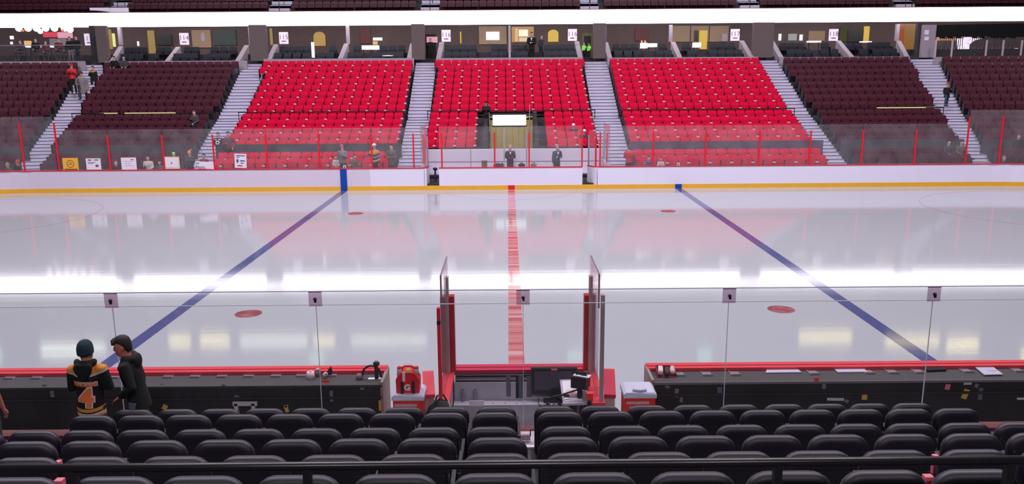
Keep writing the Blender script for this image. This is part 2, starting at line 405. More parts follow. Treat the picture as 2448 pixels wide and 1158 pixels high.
# aisle stairs ------------------------------------------------
SECL = list(SECS)
zs = lambda o: (ROWS[0][1]-(OF-o)*.42 if o <= OF else ROWS[-1][1]+min(o-OT, 1.35)*.44 if o >= OT else next(ROWS[i][1]+(ROWS[i+1][1]-ROWS[i][1])*(o-ROWS[i][0])/(ROWS[i+1][0]-ROWS[i][0]) for i in range(NR-1) if ROWS[i][0] <= o <= ROWS[i+1][0]))
for a, b in zip(SECL, SECL[1:]):
    st = thing('aisle_stairs', 'pale grey concrete aisle stairs between two seating blocks', None, kind='structure')
    n = 37; o0 = OF-.5; o1 = OT+1.45
    nose = MB()
    for i in range(n):
        p = o0+(o1-o0)*i/n; q = o0+(o1-o0)*(i+1)/n; z = zs(p+.5*(o1-o0)/n)+.06
        t = ((p+q)/2-OF)/(OT-OF)
        L = SECS[a][2]+(SECS[a][3]-SECS[a][2])*t+.12; R = SECS[b][0]+(SECS[b][1]-SECS[b][0])*t-.05
        sl, sr = s_of_x(L, p), s_of_x(R, p)
        sweep(sl, sr, rect(p, q+.1, z-.5, z), 3).build('step', M_STEP, st)
        nose.merge(sweep(sl, sr, rect(p-.012, p+.03, z-.02, z+.006), 3), Matrix())
    nm = nose.build('step_edging', M_NOSE, st); nm['kind'] = 'stuff'

# ------------------------------------------------------------------ far seats
PITCH = .51
def rrect(wd, z0, z1, r, top_only=True, n=3):
    pts = [(-wd/2, z0), (wd/2, z0)]
    for k in range(n+1):
        t = PI/2*k/n; pts.append((wd/2-r+r*math.cos(t), z1-r+r*math.sin(t)))
    for k in range(n+1):
        t = PI/2+PI/2*k/n; pts.append((-wd/2+r+r*math.cos(t), z1-r+r*math.sin(t)))
    return pts
def seat_parts():
    back = MB(); back.prism([(x, .10+.10*(z-.4), z) for x, z in rrect(.474, .38, .75, .07)], (0, .05, 0))
    pan = MB(); pan.prism([(x, -.02+.03*(z-.4), z) for x, z in rrect(.462, .34, .60, .05)], (0, .07, 0))
    leg = MB(); leg.box(PITCH/2-.0165, PITCH/2-.001, -.05, .13, 0, .52); leg.box(PITCH/2-.0168, PITCH/2-.001, -.22, .12, .5, .54)
    cup = MB(); cup.lathe([(.03, .40), (.045, .47), (.045, .49)], (PITCH/2-.045, -.17, 0), 6); cup.box(PITCH/2-.11, PITCH/2+.04, -.225, -.215, .42, .48)
    end = MB(); end.box(0, .025, -.12, .18, 0, .62)
    return back, pan, leg, cup, end
PB, PP, PL, PC, PE = seat_parts()
SM = {}
for k, a, b in (('r', M_SEATR, M_SEATR2), ('m', M_SEATM, M_SEATM2)):
    SM[k] = (PB.mesh('seat_back', a), PP.mesh('seat_pan', b))
ME_LEG = PL.mesh('seat_leg', M_BLACK); ME_CUP = PC.mesh('seat_cup', M_TAG); ME_END = PE.mesh('seat_end', M_BLACK)
allseats = []
for sec in SECS:
    k = SECS[sec][4]
    for r in range(NR):
        if sec == 'D' and r < 2: continue
        o, z = ROWS[r]; L = s_of_x(edge(sec, r, 0), o); R = s_of_x(edge(sec, r, 1), o)
        n = int((R-L)/PITCH+.35); off = (R-L-n*PITCH)/2
        if sec in 'AC': off = (R-L)-n*PITCH
        if sec in 'EG': off = 0
        for i in range(n):
            s = L+off+PITCH*(i+.5)
            if sec == 'D' and r < 7 and TUN[0]-.2 < s < TUN[1]+.2: continue
            x, y, rz = path(s, o)
            if abs(x/(y-CAM.y)) > .70: continue       # outside the picture and a step to the side
            allseats.append((sec, r, i, n, x, y, z, rz, k))
GAPS = [('C', 1, 5), ('E', 1, 3), ('E', 1, 9)]
stuff = {'r': MB(), 'm': MB()}; cnt = {'r': 0, 'm': 0}
allseats.sort(key=lambda q: (q[1], abs(q[4])))
for sec, r, i, n, x, y, z, rz, k in allseats:
    M = Mloc(x, y, z, rz); cup = (k == 'r' and i % 2 == 0); last = (i == n-1)
    if cnt[k] < 300:
        cnt[k] += 1
        colr = 'red' if k == 'r' else 'maroon'
        t = thing('red_folding_chair' if k == 'r' else 'maroon_folding_chair', '%s seat, %s from left, %s row, %s' % (colr, first(i), ORD[r], SNAME[sec]), 'chair', (x, y, z), rz, '%s tip-up seats of the far stand' % colr)
        instance(SM[k][0], 'backrest', t); instance(SM[k][1], 'seat_pan', t); instance(ME_LEG, 'leg', t)
        if cup: instance(ME_CUP, 'cup_holder', t)
        if i == 0: instance(ME_END, 'end_panel', t, (-PITCH/2, 0, 0))
    else:
        g = stuff[k]; g.merge(PB, M, 0); g.merge(PP, M, 1); g.merge(PL, M, 2)
        if cup: g.merge(PC, M, 3)
        if i == 0: g.merge(PE, M @ Matrix.Translation((-PITCH/2, 0, 0)), 2)
for k, lab in (('r', 'remaining rows of red seats higher in the three middle blocks'), ('m', 'remaining rows of dark maroon seats higher in the outer blocks')):
    o = stuff[k].build('stadium_seats', [M_SEATR, M_SEATR2, M_BLACK, M_TAG] if k == 'r' else [M_SEATM, M_SEATM2, M_BLACK, M_TAG])
    tag(o, lab, 'seats', kind='stuff')
# guard rail in front of the eighth row of each block
for sec, m in (('B', 'd'), ('C', 'd'), ('D', 'd'), ('E', 'd'), ('F', 'd')):
    o = ROWS[7][0]-.5; z = ROWS[7][1]+.42; L = s_of_x(edge(sec, 7, 0)-.15, o); R = s_of_x(edge(sec, 7, 1)+.2, o)
    t = thing('guard_rail', 'thin dark guard rail across the %s' % SNAME[sec], 'rail')
    sweep(L, R, rect(o-.025, o+.025, z-.025, z+.025), 2).build('rail_bar', M_BLACK, t)
    for s in (L+.02, (L+R)/2, R-.02):
        x, y, rz = path(s, o); q = MB(); q.tube([(x, y, z), (x, y, z-.75)], .02, 6); q.build('rail_post', M_BLACK, t)
    if sec in 'BF':                                    # glint of light on the bar, put in as a pale coloured strip
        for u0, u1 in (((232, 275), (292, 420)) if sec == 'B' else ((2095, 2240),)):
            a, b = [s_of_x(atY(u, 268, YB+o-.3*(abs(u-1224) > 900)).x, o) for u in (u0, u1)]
            sweep(a, b, rect(o-.034, o+.03, z-.03, z+.032), 2).build('glint_strip', mat('glint_lime', (.75, .80, .30), .5), t)

# ------------------------------------------------------------------ club level behind the far stand
def Dy(D): return D-24.62
YL = Dy(51.75)                                         # ledge in front of the club boxes
LX = atY(240, 145, YL).x; RX = atY(2190, 142, YL).x
ZL0, ZL1 = ROWS[-1][1]-.3, 6.15
def wbox(u0, u1, v0, v1, D, dep=.08):                  # real block standing at distance D that fills this window of the photo
    Y = Dy(D); um, vm = (u0+u1)/2, (v0+v1)/2
    xa, xb = atY(u0, vm, Y).x, atY(u1, vm, Y).x; za, zb = atY(um, v1, Y).z, atY(um, v0, Y).z
    return xa, xb, Y-dep, Y, za, zb
def wthing(name, label, cat, u0, u1, v0, v1, D, m, dep=.08, group=None):
    mb = MB(); mb.box(*wbox(u0, u1, v0, v1, D, dep)); return tag(mb.build(name, m), label, cat, group)
# pale parapets on top of each block (between the stairs)
for u0, u1, v0, v1 in ((253, 592, 146, 153), (632, 990, 140, 147), (1046, 1392, 138, 144.5), (1452, 1810, 137, 143.5), (1862, 2172, 136, 143)):
    x0, x1, ya, yb, za, zb = wbox(u0, u1, v0, v1, 51.75, .15); mb = MB(); mb.box(x0, x1, ya, yb, za-.7, zb); struct('wall_parapet', mb, M_LTAUPE)
for u0, u1, v0, v1 in ((-60, 205, 147, 153), (2232, 2520, 136, 141)):
    x0, x1, ya, yb, za, zb = wbox(u0, u1, v0, v1, 51.2, .15); mb = MB(); mb.box(x0, x1, ya, yb, za-.9, zb); struct('wall_parapet', mb, M_LTAUPE)
# floors, back wall and ceiling of the club level
ZB = [5.86, 6.28]                                      # treads of the two seat rows
mb = MB(); mb.box(-40, 40, Dy(51.75), Dy(53.05), 5.2, ZB[0]-.06); mb.box(-40, 40, Dy(53.05), Dy(54.0), 5.2, ZB[1]-.06); mb.box(-40, 40, Dy(54.0), Dy(60), 5.2, 6.6)
struct('floor', mb, M_DARK)
mb = MB(); mb.box(-42, 42, Dy(58.6), Dy(58.9), 5.2, 9.1); struct('wall_club_back', mb, M_BROWN)
mb = MB(); mb.box(-42, 42, Dy(54.6), Dy(58.6), 9.0, 9.1); struct('ceiling', mb, M_CEIL)
for x in range(-27, 28, 6): area('club_lamp', (x, Dy(55.3), 8.95), (x, Dy(55.9), 6), 4, .5, 95, (1, .88, .80))

# taupe walls and columns beside the stair heads
for u0, u1, v0, v1, m, D in ((600, 640, 60, 146, M_TAUPE, 52.6), (985, 1016, 58, 143, M_TAUPE, 52.6), (1417, 1447, 56, 140, M_TAUPE, 52.6), (1797, 1846, 54, 138, M_TAUPE, 52.6),
                          (2200, 2230, 60, 138, M_LTAUPE, 53), (236, 262, 62, 150, M_TAUPE, 53), (222, 236, 62, 150, M_DARK, 54), (2186, 2200, 56, 138, M_DARK, 53.4)):
    mb = MB(); mb.box(*wbox(u0, u1, v0, v1, D, .3)); struct('wall_stair_head', mb, m)
for u0, u1, v0, v1 in ((286, 293, 66, 108), (597, 605, 66, 108), (829, 836, 62, 105), (987, 993, 62, 103), (1441, 1448, 62, 103), (1599, 1606, 60, 100), (1829, 1836, 60, 98), (2139, 2146, 58, 98)):
    mb = MB(); mb.box(*wbox(u0, u1, v0, v1, 55.2, .25)); tag(mb.build('column', M_LTAUPE), None, None, None, 'structure')
mb = MB(); mb.box(*wbox(1215.5, 1221, 61, 139, 52, .14)); tag(mb.build('post', M_GREYW), 'slim pale grey post in front of the centre club box', 'post')
# sloping parapets between the boxes: foot pixel, head pixel
for k, (uf, vf, uh, vh, wd) in enumerate(((264, 152, 289, 110, .3), (396, 150, 426, 112, .3), (566, 148, 590, 108, .3), (640, 147, 660, 106, .3), (812, 143, 828, 104, .3), (978, 141, 986, 104, .3),
                                    (1048, 140, 1056, 101, .3), (1388, 139, 1379, 99, .3), (1458, 139, 1448, 101, .3), (1626, 139, 1609, 100, .3), (1798, 138, 1773, 97, .3), (1868, 138, 1845, 98, .3), (2038, 137, 2004, 97, .3), (2170, 138, 2148, 97, .3))):
    a = atY(uf, vf, Dy(51.95)); b = atY(uh, vh, Dy(54.4)); h = .14
    mb = MB()
    vs = [(q.x+dx, q.y, z) for q, z0 in ((a, 5.3), (b, 5.9)) for dx in (-wd/2, wd/2) for z in (z0, q.z)]
    mb.add(vs, [(0, 1, 3, 2), (4, 6, 7, 5), (0, 4, 5, 1), (2, 3, 7, 6), (1, 5, 7, 3), (0, 2, 6, 4)]); struct('wall_box_divider', mb, M_LTAUPE)
# navy club seats: (u0,u1 of front row, u0,u1 of back row)
NB_ = MB(); NB_.prism([(x, .1+.1*(z-.4), z) for x, z in rrect(.50, .38, .84, .08)], (0, .07, 0))
NP_ = MB(); NP_.prism([(x, -.04, z) for x, z in rrect(.48, .38, .60, .05)], (0, .1, 0))
NL_ = MB(); NL_.box(.24, .268, -.2, .14, 0, .56)
ME_N = (NB_.mesh('club_back', M_NAVY), NP_.mesh('club_pan', M_NAVY), NL_.mesh('club_leg', M_BLACK))
CL = [('first box from the left', [(286, 338), (352, 380)], [(296, 348), (372, 406)]), ('second box from the left', [(412, 470), (492, 548)], [(438, 474), (500, 566)]),
      ('third box from the left', [(652, 742), (757, 798)], [(668, 744), (780, 810)]), ('fourth box from the left', [(830, 866), (890, 964)], [(838, 868), (905, 970)]),
      ('left half of the centre box', [(1060, 1138), (1172, 1212)], [(1062, 1140), (1174, 1212)]), ('right half of the centre box', [(1224, 1262), (1300, 1378)], [(1224, 1262), (1300, 1374)]),
      ('fourth box from the right', [(1468, 1536), (1568, 1608)], [(1462, 1526), (1570, 1598)]), ('third box from the right', [(1640, 1668), (1696, 1776)], [(1626, 1655), (1696, 1758)]),
      ('second box from the right', [(1882, 1940), (1962, 2008)], [(1864, 1926), (1960, 1988)]), ('rightmost box', [(2056, 2078), (2088, 2146)], [(2026, 2058), (2076, 2130)])]
for lab, fr, bk in CL:
    for ri, (spans, D, vv) in enumerate(((fr, 52.75, 130), (bk, 53.6, 112))):
        j = 0
        for u0, u1 in spans:
            xa, xb = atY(u0, vv, Dy(D)).x, atY(u1, vv, Dy(D)).x; n = max(1, round((xb-xa)/.54))
            for i in range(n):
                t = thing('club_seat', 'navy seat, %s from left, %s row, %s' % (first(j), 'front' if ri == 0 else 'back', lab), 'seat', (xa+(xb-xa)*(i+.5)/n, Dy(D), ZB[ri]-.06), 0, 'navy club box seats')
                instance(ME_N[0], 'backrest', t); instance(ME_N[1], 'seat_pan', t); instance(ME_N[2], 'armrest', t); j += 1
# section number signs
for u, v, num, lab in ((212.5, 94.5, '11', 'cut-off white sign reading 11 by the lounge'), (440, 93, '114', 'white section sign reading 114, left of the oval ornament'), (678, 91, '115', 'white section sign reading 115, left of the dim amber arch'), (1066.5, 85.5, '116', 'white section sign reading 116, left of the grey post'),
                       (1368.5, 83.5, '116', 'white section sign reading 116, right of the yellow arch'), (1757.5, 83.5, '117', 'white section sign reading 117, right of the yellow door'), (1993, 83.5, '118', 'white section sign reading 118, left of the olive wall strip')):
    c = atY(u, v, Dy(54.2)); t = thing('section_sign', lab, 'sign', c)
    mb = MB(); mb.box(-.29, .29, 0, .05, -.37, .37); mb.build('sign_panel', mat('sign_white', (.8, .72, .84), .5, emit=(.85, .74, .92), es=.5), t)
    for hx in (-.2, .2): mb = MB(); mb.tube([(hx, .02, .36), (hx, .02, 9.02-c.z)], .008, 5); mb.build('hanger', M_BLACK, t)
    o = instance(text_mesh(num, .42, mat('sign_ink', (.12, .02, .09), .6), .004, -.004), 'number', t, (0, -.006, .05)); o.rotation_euler = (PI/2, 0, 0)
    mb = MB(); mb.box(-.15, .15, -.008, 0, -.23, -.17); mb.build('name_bar', mat('sign_bar', (.32, .03, .10), .6), t)
# furnishings seen in the boxes -----------------------------------
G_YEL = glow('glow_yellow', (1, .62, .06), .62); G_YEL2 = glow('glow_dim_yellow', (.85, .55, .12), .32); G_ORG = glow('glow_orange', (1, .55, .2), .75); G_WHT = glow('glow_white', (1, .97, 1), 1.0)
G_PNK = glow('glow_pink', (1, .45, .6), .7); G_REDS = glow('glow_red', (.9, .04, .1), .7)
W = wthing
DK = 58.59
W('doorway_light', 'tall yellow lit strip of a doorway left of sign 114', 'doorway', 355, 371, 73, 128, DK, G_YEL2)
W('wall_screen', 'dark switched-off wall screen left of sign 114', 'screen', 373, 411, 83, 108, 58.52, M_BLACK)
W('wall_panel', 'beige wall panel carrying an oval ornament', 'panel', 460, 505, 72, 114, DK, mat('panel_tan', (.30, .2, .13), .7))
mb = MB(); c = atY(485, 90, Dy(58.5)); mb.ell((0, 0, 0), .2, .06, .36); tag(mb.build('wall_ornament', M_LTAUPE, None, True, c), 'pale oval ornament on the beige wall right of sign 114', 'ornament')
W('notice_board', 'dark green board on the wall right of the oval ornament', 'board', 512, 565, 72, 108, DK, mat('board_green', (.02, .04, .04), .6))
W('lamp_strip', 'small bright white strip light left of yellow doorway', 'lamp', 329, 333, 99, 110, 58.6, G_WHT)
W('doorway_light', 'yellow lit doorway edges by the leftmost stair head', 'doorway', 247, 268, 70, 118, 58.59, G_YEL2)
W('doorway_light', 'second thin yellow light slit by the leftmost stair head', 'doorway', 270, 276, 80, 112, 58.59, glow('glow_pale_yellow', (1, .9, .35), .8))
W('doorway_light', 'dim yellow edge left of sign 115', 'doorway', 646, 652, 68, 108, 58.59, G_YEL2)
def table(name, label, u0, u1, v0, v1, D, m, dep=.5):
    x0, x1, y0, y1, z0, z1 = wbox(u0, u1, v0, v1, D, dep); zf = 6.6 if D > 54 else 6.22
    t = thing(name, label, 'table', ((x0+x1)/2, (y0+y1)/2, zf)); a = (x1-x0)/2; d = dep/2
    q = MB(); q.box(-a, a, -d, d, max(z0-zf, .1), z1-zf); q.build('table_top', m, t)
    for sx in (-1, 1): q = MB(); q.box(sx*a*.8-.02, sx*a*.8+.02, -.02, .02, 0, max(z0-zf, .1)); q.build('leg', M_BLACK, t)
def arch(label, u0, u1, v0, v1, D, m):
    x0, x1, y0, y1, z0, z1 = wbox(u0, u1, v0, v1, D, .06); r = (x1-x0)/2; mb = MB()
    pts = [(x0, y0, z0), (x1, y0, z0)]+[((x0+x1)/2+r*math.cos(PI*k/12), y0, z1-r*.75+r*.75*math.sin(PI*k/12)) for k in range(13)]
    mb.prism(pts, (0, .06, 0)); tag(mb.build('lit_arch', m), label, 'arch')
arch('dim amber arch on the wall right of sign 115', 750, 778, 76, 110, DK, glow('glow_amber', (.9, .52, .1), .45))
arch('bright yellow arch left of the right 116 sign', 1310, 1335, 71, 100, DK, G_YEL)
W('screen_stand', 'thin white glowing upright screen edge in box 115', 'screen', 747, 752, 101, 138, 53.2, G_WHT, .3)
W('wall_panel', 'dark red wall panel in the right half of box 115', 'panel', 862, 886, 70, 105, DK, mat('panel_wine', (.10, .015, .02), .6))
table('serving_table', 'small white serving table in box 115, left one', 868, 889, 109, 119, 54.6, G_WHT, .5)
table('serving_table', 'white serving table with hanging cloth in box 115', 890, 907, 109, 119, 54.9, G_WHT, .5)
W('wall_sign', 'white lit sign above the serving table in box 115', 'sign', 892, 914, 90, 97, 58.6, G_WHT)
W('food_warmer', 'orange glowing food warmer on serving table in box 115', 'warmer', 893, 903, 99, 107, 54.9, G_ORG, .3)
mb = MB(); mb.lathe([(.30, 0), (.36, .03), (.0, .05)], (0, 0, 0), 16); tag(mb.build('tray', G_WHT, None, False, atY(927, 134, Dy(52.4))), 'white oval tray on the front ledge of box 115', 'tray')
W('door_opening', 'dark doorway at stair head left of section 116', 'doorway', 1018, 1043, 82, 143, 53.3, mat('door_dark', (.008, .007, .007), .8))
W('wall_screen', 'pink lit menu screen behind the dark doorway left of 116', 'screen', 1020, 1046, 88, 102, 53.15, G_PNK, .04)
W('wall_panel', 'beige lit wall panel behind the television in box 116', 'panel', 1145, 1211, 63, 106, DK, M_BEIGE)
W('television', 'white television screen on beige wall in box 116', 'television', 1162, 1194, 76, 96, 58.50, G_WHT, .06)
W('doorway_light', 'thin yellow slit on the wall right of the left 116 sign', 'doorway', 1100, 1103, 76, 104, 58.6, G_YEL)
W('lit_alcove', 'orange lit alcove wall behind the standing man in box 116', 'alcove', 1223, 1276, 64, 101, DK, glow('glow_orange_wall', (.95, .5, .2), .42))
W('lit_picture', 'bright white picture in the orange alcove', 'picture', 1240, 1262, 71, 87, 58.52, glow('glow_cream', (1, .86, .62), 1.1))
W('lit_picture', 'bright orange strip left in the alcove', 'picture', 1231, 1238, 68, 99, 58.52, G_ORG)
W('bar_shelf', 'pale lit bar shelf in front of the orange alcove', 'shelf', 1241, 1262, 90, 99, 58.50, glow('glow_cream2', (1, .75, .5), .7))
W('door_opening', 'yellow-green lit doorway with stewards, stair head right of 116', 'doorway', 1392, 1416, 79, 139, 53.3, mat('door_olive', (.07, .065, .03), .8, emit=(.25, .24, .08), es=.2))
W('door_opening', 'dark passage inside the lit doorway right of 116', 'doorway', 1396, 1412, 86, 139, 53.2, mat('door_dark2', (.02, .02, .012), .8), .05)
W('wall_panel', 'dark red panel on the wall in box 117', 'panel', 1518, 1551, 68, 98, DK, mat('panel_wine2', (.08, .012, .02), .6))
W('wall_panel', 'first beige wood panel in box 117', 'panel', 1607, 1649, 62, 100, DK, M_BEIGE)
W('wall_panel', 'second beige wood panel in box 117, beside yellow door', 'panel', 1651, 1694, 62, 100, 58.6, M_BEIGE)
W('wall_panel', 'third beige wood panel in box 117, under the white plate', 'panel', 1696, 1741, 62, 100, DK, M_BEIGE)
W('doorway_light', 'bright yellow lit door in box 117', 'doorway', 1671, 1690, 73, 118, 58.52, G_YEL)
W('wall_screen', 'narrow dark screen left of the yellow door in box 117', 'screen', 1660, 1669, 73, 98, 58.52, M_BLACK)
W('wall_plate', 'pale grey plate on the right beige panel in box 117', 'panel', 1725, 1738, 81, 99, 58.52, M_LTAUPE)
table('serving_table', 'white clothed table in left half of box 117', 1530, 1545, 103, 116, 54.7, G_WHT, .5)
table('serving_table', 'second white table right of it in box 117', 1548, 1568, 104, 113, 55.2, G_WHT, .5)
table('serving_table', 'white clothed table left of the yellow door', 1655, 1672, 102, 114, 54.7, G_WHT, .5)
for u in (1532, 1540): W('food_warmer', 'small orange warmer flame on table in box 117, %s one' % ('left' if u < 1535 else 'right'), 'warmer', u, u+4, 97, 102, 54.7, G_ORG, .1, 'warmer flames in box 117')
W('wall_screen', 'narrow lit screen, left one in box 118', 'screen', 1861, 1867, 81, 97, DK, G_WHT)
W('wall_screen', 'grey lit screen in box 118', 'screen', 1884, 1904, 81, 97, DK, glow('glow_grey', (.6, .58, .62), .45))
W('wall_screen', 'narrow lit screen, right one in box 118', 'screen', 1911, 1918, 83, 97, DK, G_WHT)
W('wall_panel', 'tan wall panel left of sign 118', 'panel', 1932, 1971, 74, 98, DK, mat('panel_tan2', (.26, .17, .11), .7))
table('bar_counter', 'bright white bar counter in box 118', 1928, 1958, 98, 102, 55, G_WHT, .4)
W('wall_panel', 'olive wall strip right of sign 118', 'panel', 2007, 2026, 64, 100, DK, mat('panel_olive', (.05, .05, .012), .7))
W('wall_screen', 'dark wall screen right of sign 118', 'screen', 2026, 2063, 73, 100, 58.52, M_BLACK)
W('doorway_light', 'tall yellow door strip right of sign 118', 'doorway', 2064, 2077, 63, 100, 58.52, G_YEL)
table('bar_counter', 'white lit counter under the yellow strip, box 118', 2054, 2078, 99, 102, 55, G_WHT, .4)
W('doorway_light', 'orange-red lit curved passage wall at the rightmost stair head', 'doorway', 2146, 2162, 57, 120, 55.5, glow('glow_redorange', (.75, .16, .02), .34))
W('doorway_light', 'amber lit curved passage wall at the rightmost stair head', 'doorway', 2160, 2186, 57, 137, 55, glow('glow_amber2', (.65, .3, .05), .34))
for v0, v1 in ((72, 83), (88, 97)): W('notice', 'small white notice on the grey pillar, %s one' % ('upper' if v0 < 80 else 'lower'), 'notice', 2210, 2220, v0, v1, 52.7, M_PAPER, .03, 'notices on the pillar')
# left lounge
W('wall_panel', 'red lit sign above the bar in the left lounge', 'sign', 104, 138, 77, 89, 58.6, G_REDS)
W('wall_sign', 'pink lit sign right of the red sign in the left lounge', 'sign', 139, 174, 77, 91, 58.6, G_PNK)
W('wall_screen', 'small white screen at left of the lounge', 'screen', 25, 33, 86, 94, 58.6, G_WHT)
W('wall_screen', 'second small white screen below it', 'screen', 26, 31, 100, 106, 58.6, G_WHT)
table('side_table', 'small dark side table under the glowing food display', 62, 78, 111, 113, 56, M_BLACK, .4)
W('fire_bowl', 'orange glowing food display in the left lounge', 'warmer', 64, 76, 98, 111, 56, G_ORG, .3)
table('high_table', 'long white-topped high table in the left lounge', 73, 134, 110, 114, 54.5, G_WHT, .6)
W('wall_panel', 'pale kitchen panel behind the seated guests', 'panel', 120, 160, 92, 108, 58.6, M_LTAUPE)
for i, u in enumerate((45, 67, 87, 109, 130, 154, 167)):
    c = atY(u, 67.5 if i != 6 else 70, Dy(56)); mb = MB(); mb.ell((0, 0, 0), .22, .22, .22); mb.tube([(0, 0, .2), (0, 0, 9.02-c.z)], .015, 5); tag(mb.build('ceiling_lamp', glow('glow_lamp', (1, .9, 1), 3.0), None, True, c), 'round white glowing ceiling lamp of the left lounge, %s from left' % first(i), 'lamp', 'round lounge lamps')
mb = MB(); mb.ell((0, 0, 0), .17, .17, .17); mb.tube([(0, 0, .15), (0, 0, 9.02-atY(96, 75, Dy(56)).z)], .012, 5); tag(mb.build('ceiling_lamp', glow('glow_mint', (.75, 1, .88), 1.6), None, True, atY(96, 75, Dy(56))), 'small mint-white lamp hanging below the row of round lamps', 'lamp')
for u in (54, 150):
    mb = MB(); mb.ell((0, 0, 0), .1, .1, .08); mb.tube([(0, 0, .06), (0, 0, 9.02-atY(u, 73, Dy(55.8)).z)], .012, 5); tag(mb.build('indicator_lamp', glow('glow_redlamp', (1, .12, .1), 1.2), None, True, atY(u, 73, Dy(55.8))), 'small red lamp under the round lounge lamps, %s one' % ('left' if u < 100 else 'right'), 'lamp', 'red lounge lamps')
t = thing('glass_railing', 'low glass railing along the left lounge', 'railing')
x0, x1, ya, yb, za, zb = wbox(-40, 200, 109, 147, 51.3, .04); mb = MB(); mb.box(x0, x1, ya, ya+.012, za, zb); mb.build('glass_pane', M_GLASSN, t); mb = MB(); mb.box(x0, x1, ya-.02, ya+.03, zb, zb+.03); mb.build('top_rail', M_GREYW, t)
W('ledge_counter', 'glossy pale counter in front of the left lounge railing', 'counter', -40, 156, 147.5, 154, 51.15, mat('counter_glossy', (.5, .42, .46), .15), .5)
# right loge under the black canopy
t = thing('canopy', 'black sloping canopy over the right loge', 'canopy')
a = [atY(u, v, Dy(53.4)) for u, v in ((2228, 60), (2520, 54), (2520, 88), (2216, 88))]; mb = MB(); mb.prism(a, (0, .4, 0)); mb.build('canopy_face', M_BLACK, t)
t = thing('loge_railing', 'railing with pinkish white posts along the right loge', 'railing')
for u in (2236, 2275, 2357, 2397, 2441): mb = MB(); mb.box(*wbox(u-2, u+2, 96, 137, 52, .05)); mb.build('rail_post', mat('post_pinkwhite', (.6, .45, .48), .5), t)
mb = MB(); mb.box(*wbox(2230, 2520, 135.5, 137.5, 52, .06)); mb.build('rail_bar', M_LTAUPE, t)
def mural(name):
    m = bpy.data.materials.new(name); m.use_nodes = True; nt = m.node_tree; b = nt.nodes['Principled BSDF']
    tc = nt.nodes.new('ShaderNodeTexCoord'); n = nt.nodes.new('ShaderNodeTexNoise'); n.inputs['Scale'].default_value = 7; n.inputs['Detail'].default_value = 3
    r = nt.nodes.new('ShaderNodeValToRGB'); e = r.color_ramp.elements; e[0].position = .3; e[0].color = (.15, .3, .6, 1); e[1].position = .45; e[1].color = (.85, .75, .85, 1)
    q = e.new(.6); q.color = (.85, .78, .88, 1); q = e.new(.72); q.color = (.75, .25, .4, 1)
    L = nt.links.new; L(tc.outputs['Object'], n.inputs['Vector']); L(n.outputs[0], r.inputs[0]); L(r.outputs[0], b.inputs['Base Color']); L(r.outputs[0], b.inputs['Emission Color']); b.inputs['Emission Strength'].default_value = .45
    return m
MUR = mural('mural_specks')
a = [atY(u, v, Dy(57)) for u, v in ((2288, 88), (2362, 88), (2330, 97), (2318, 106), (2316, 128), (2304, 135), (2290, 135))]; mb = MB(); mb.prism(a, (0, .05, 0)); tag(mb.build('lit_mural', MUR), 'speckled white lit mural behind the right loge railing', 'mural')
W('lit_picture', 'orange lit strip at top left of the right loge', 'picture', 2238, 2284, 89, 97, 57.2, glow('glow_salmon', (.9, .42, .25), .5))
mb = MB(); c = atY(2428, 127, Dy(56)); mb.lathe([(.32, 0), (.32, .05)], (0, 0, 0), 20, M=Matrix.Rotation(PI/2, 4, 'X')); tag(mb.build('round_table_top', MUR, None, False, c), 'pale speckled round tabletop tipped up in the right loge', 'table')
for i, u in enumerate((2251, 2270, 2290, 2328, 2346, 2372, 2390, 2414)):
    t = thing('bar_stool', 'dark bar stool with pale legs in the right loge, %s from left' % first(i), 'stool', atZ(u, 137, 6.1) if False else (atY(u, 134, Dy(54.5)).x, Dy(54.5), 6.6), 0, 'bar stools in the right loge')
    mb = MB(); mb.box(-.17, .17, -.17, .17, .70, .75); mb.build('seat', M_BLACK, t); mb = MB(); mb.box(-.17, .17, .14, .17, .75, 1.05); mb.build('backrest', M_BLACK, t)
    for sx in (-.15, .15):
        for sy in (-.15, .15): mb = MB(); mb.tube([(sx, sy, 0), (sx*.8, sy*.8, .72)], .02, 6); mb.build('leg', M_GREYW, t)

# ------------------------------------------------------------------ ribbon board, upper deck
YR = 54.4-24.62; oR = YR-YB
def lsweep(o0, o1, z0, z1): return sweep(-46, 46, rect(o0, o1, z0, z1), 1.5)
def fsec(x0, x1, y0, y1, z0, z1): q = MB(); q.box(x0, x1, y0, y1, z0, z1); return q
t = thing('ribbon_board', 'long overexposed white LED ribbon board along the upper deck edge', 'display')
n = 24
for i in range(n):
    x0 = -42+84*i/n; fsec(x0, x0+84/n-.004, YR, YR+.1, 8.37, 9.24).build('led_panel', glow('led_white', (1, .955, 1), 6.0), t)
fsec(-42, 42, YR-.02, YR+.1, 9.24, 9.29).build('top_trim', mat('trim_red', (.35, .08, .10), .6), t)
mb = MB(); mb.box(-42, 42, YR+.1, Dy(58.9), 9.1, 9.24); struct('floor', mb, M_DARK)
UR = []
for i in range(10): UR.append((55.2+.8*i-24.62, 9.05+.50*i))
mb = MB()
for Y, z in UR: mb.box(-42, 42, Y-.4, Y+.4, max(9.1, z-.6), z+.15)
struct('seating_terrace', mb, M_DARK)
USTAIR = [(255, 300), (640, 690), (1005, 1049), (1388, 1432), (1772, 1818), (2146, 2190)]
ust = []
for u0, u1 in USTAIR: ust.append((atY(u0, 12, Dy(55)).x, atY(u1, 12, Dy(55)).x))
mb = MB()
for r, (Y, z) in enumerate(UR):
    x = -41.5
    while x < 41.5:
        if not any(a-.2 < x < b+.2 for a, b in ust): 
            M = Mloc(x, Y, z+.15); mb.merge(PB, M, 0); 
            if r < 3: mb.merge(PP, M, 1)
        x += PITCH
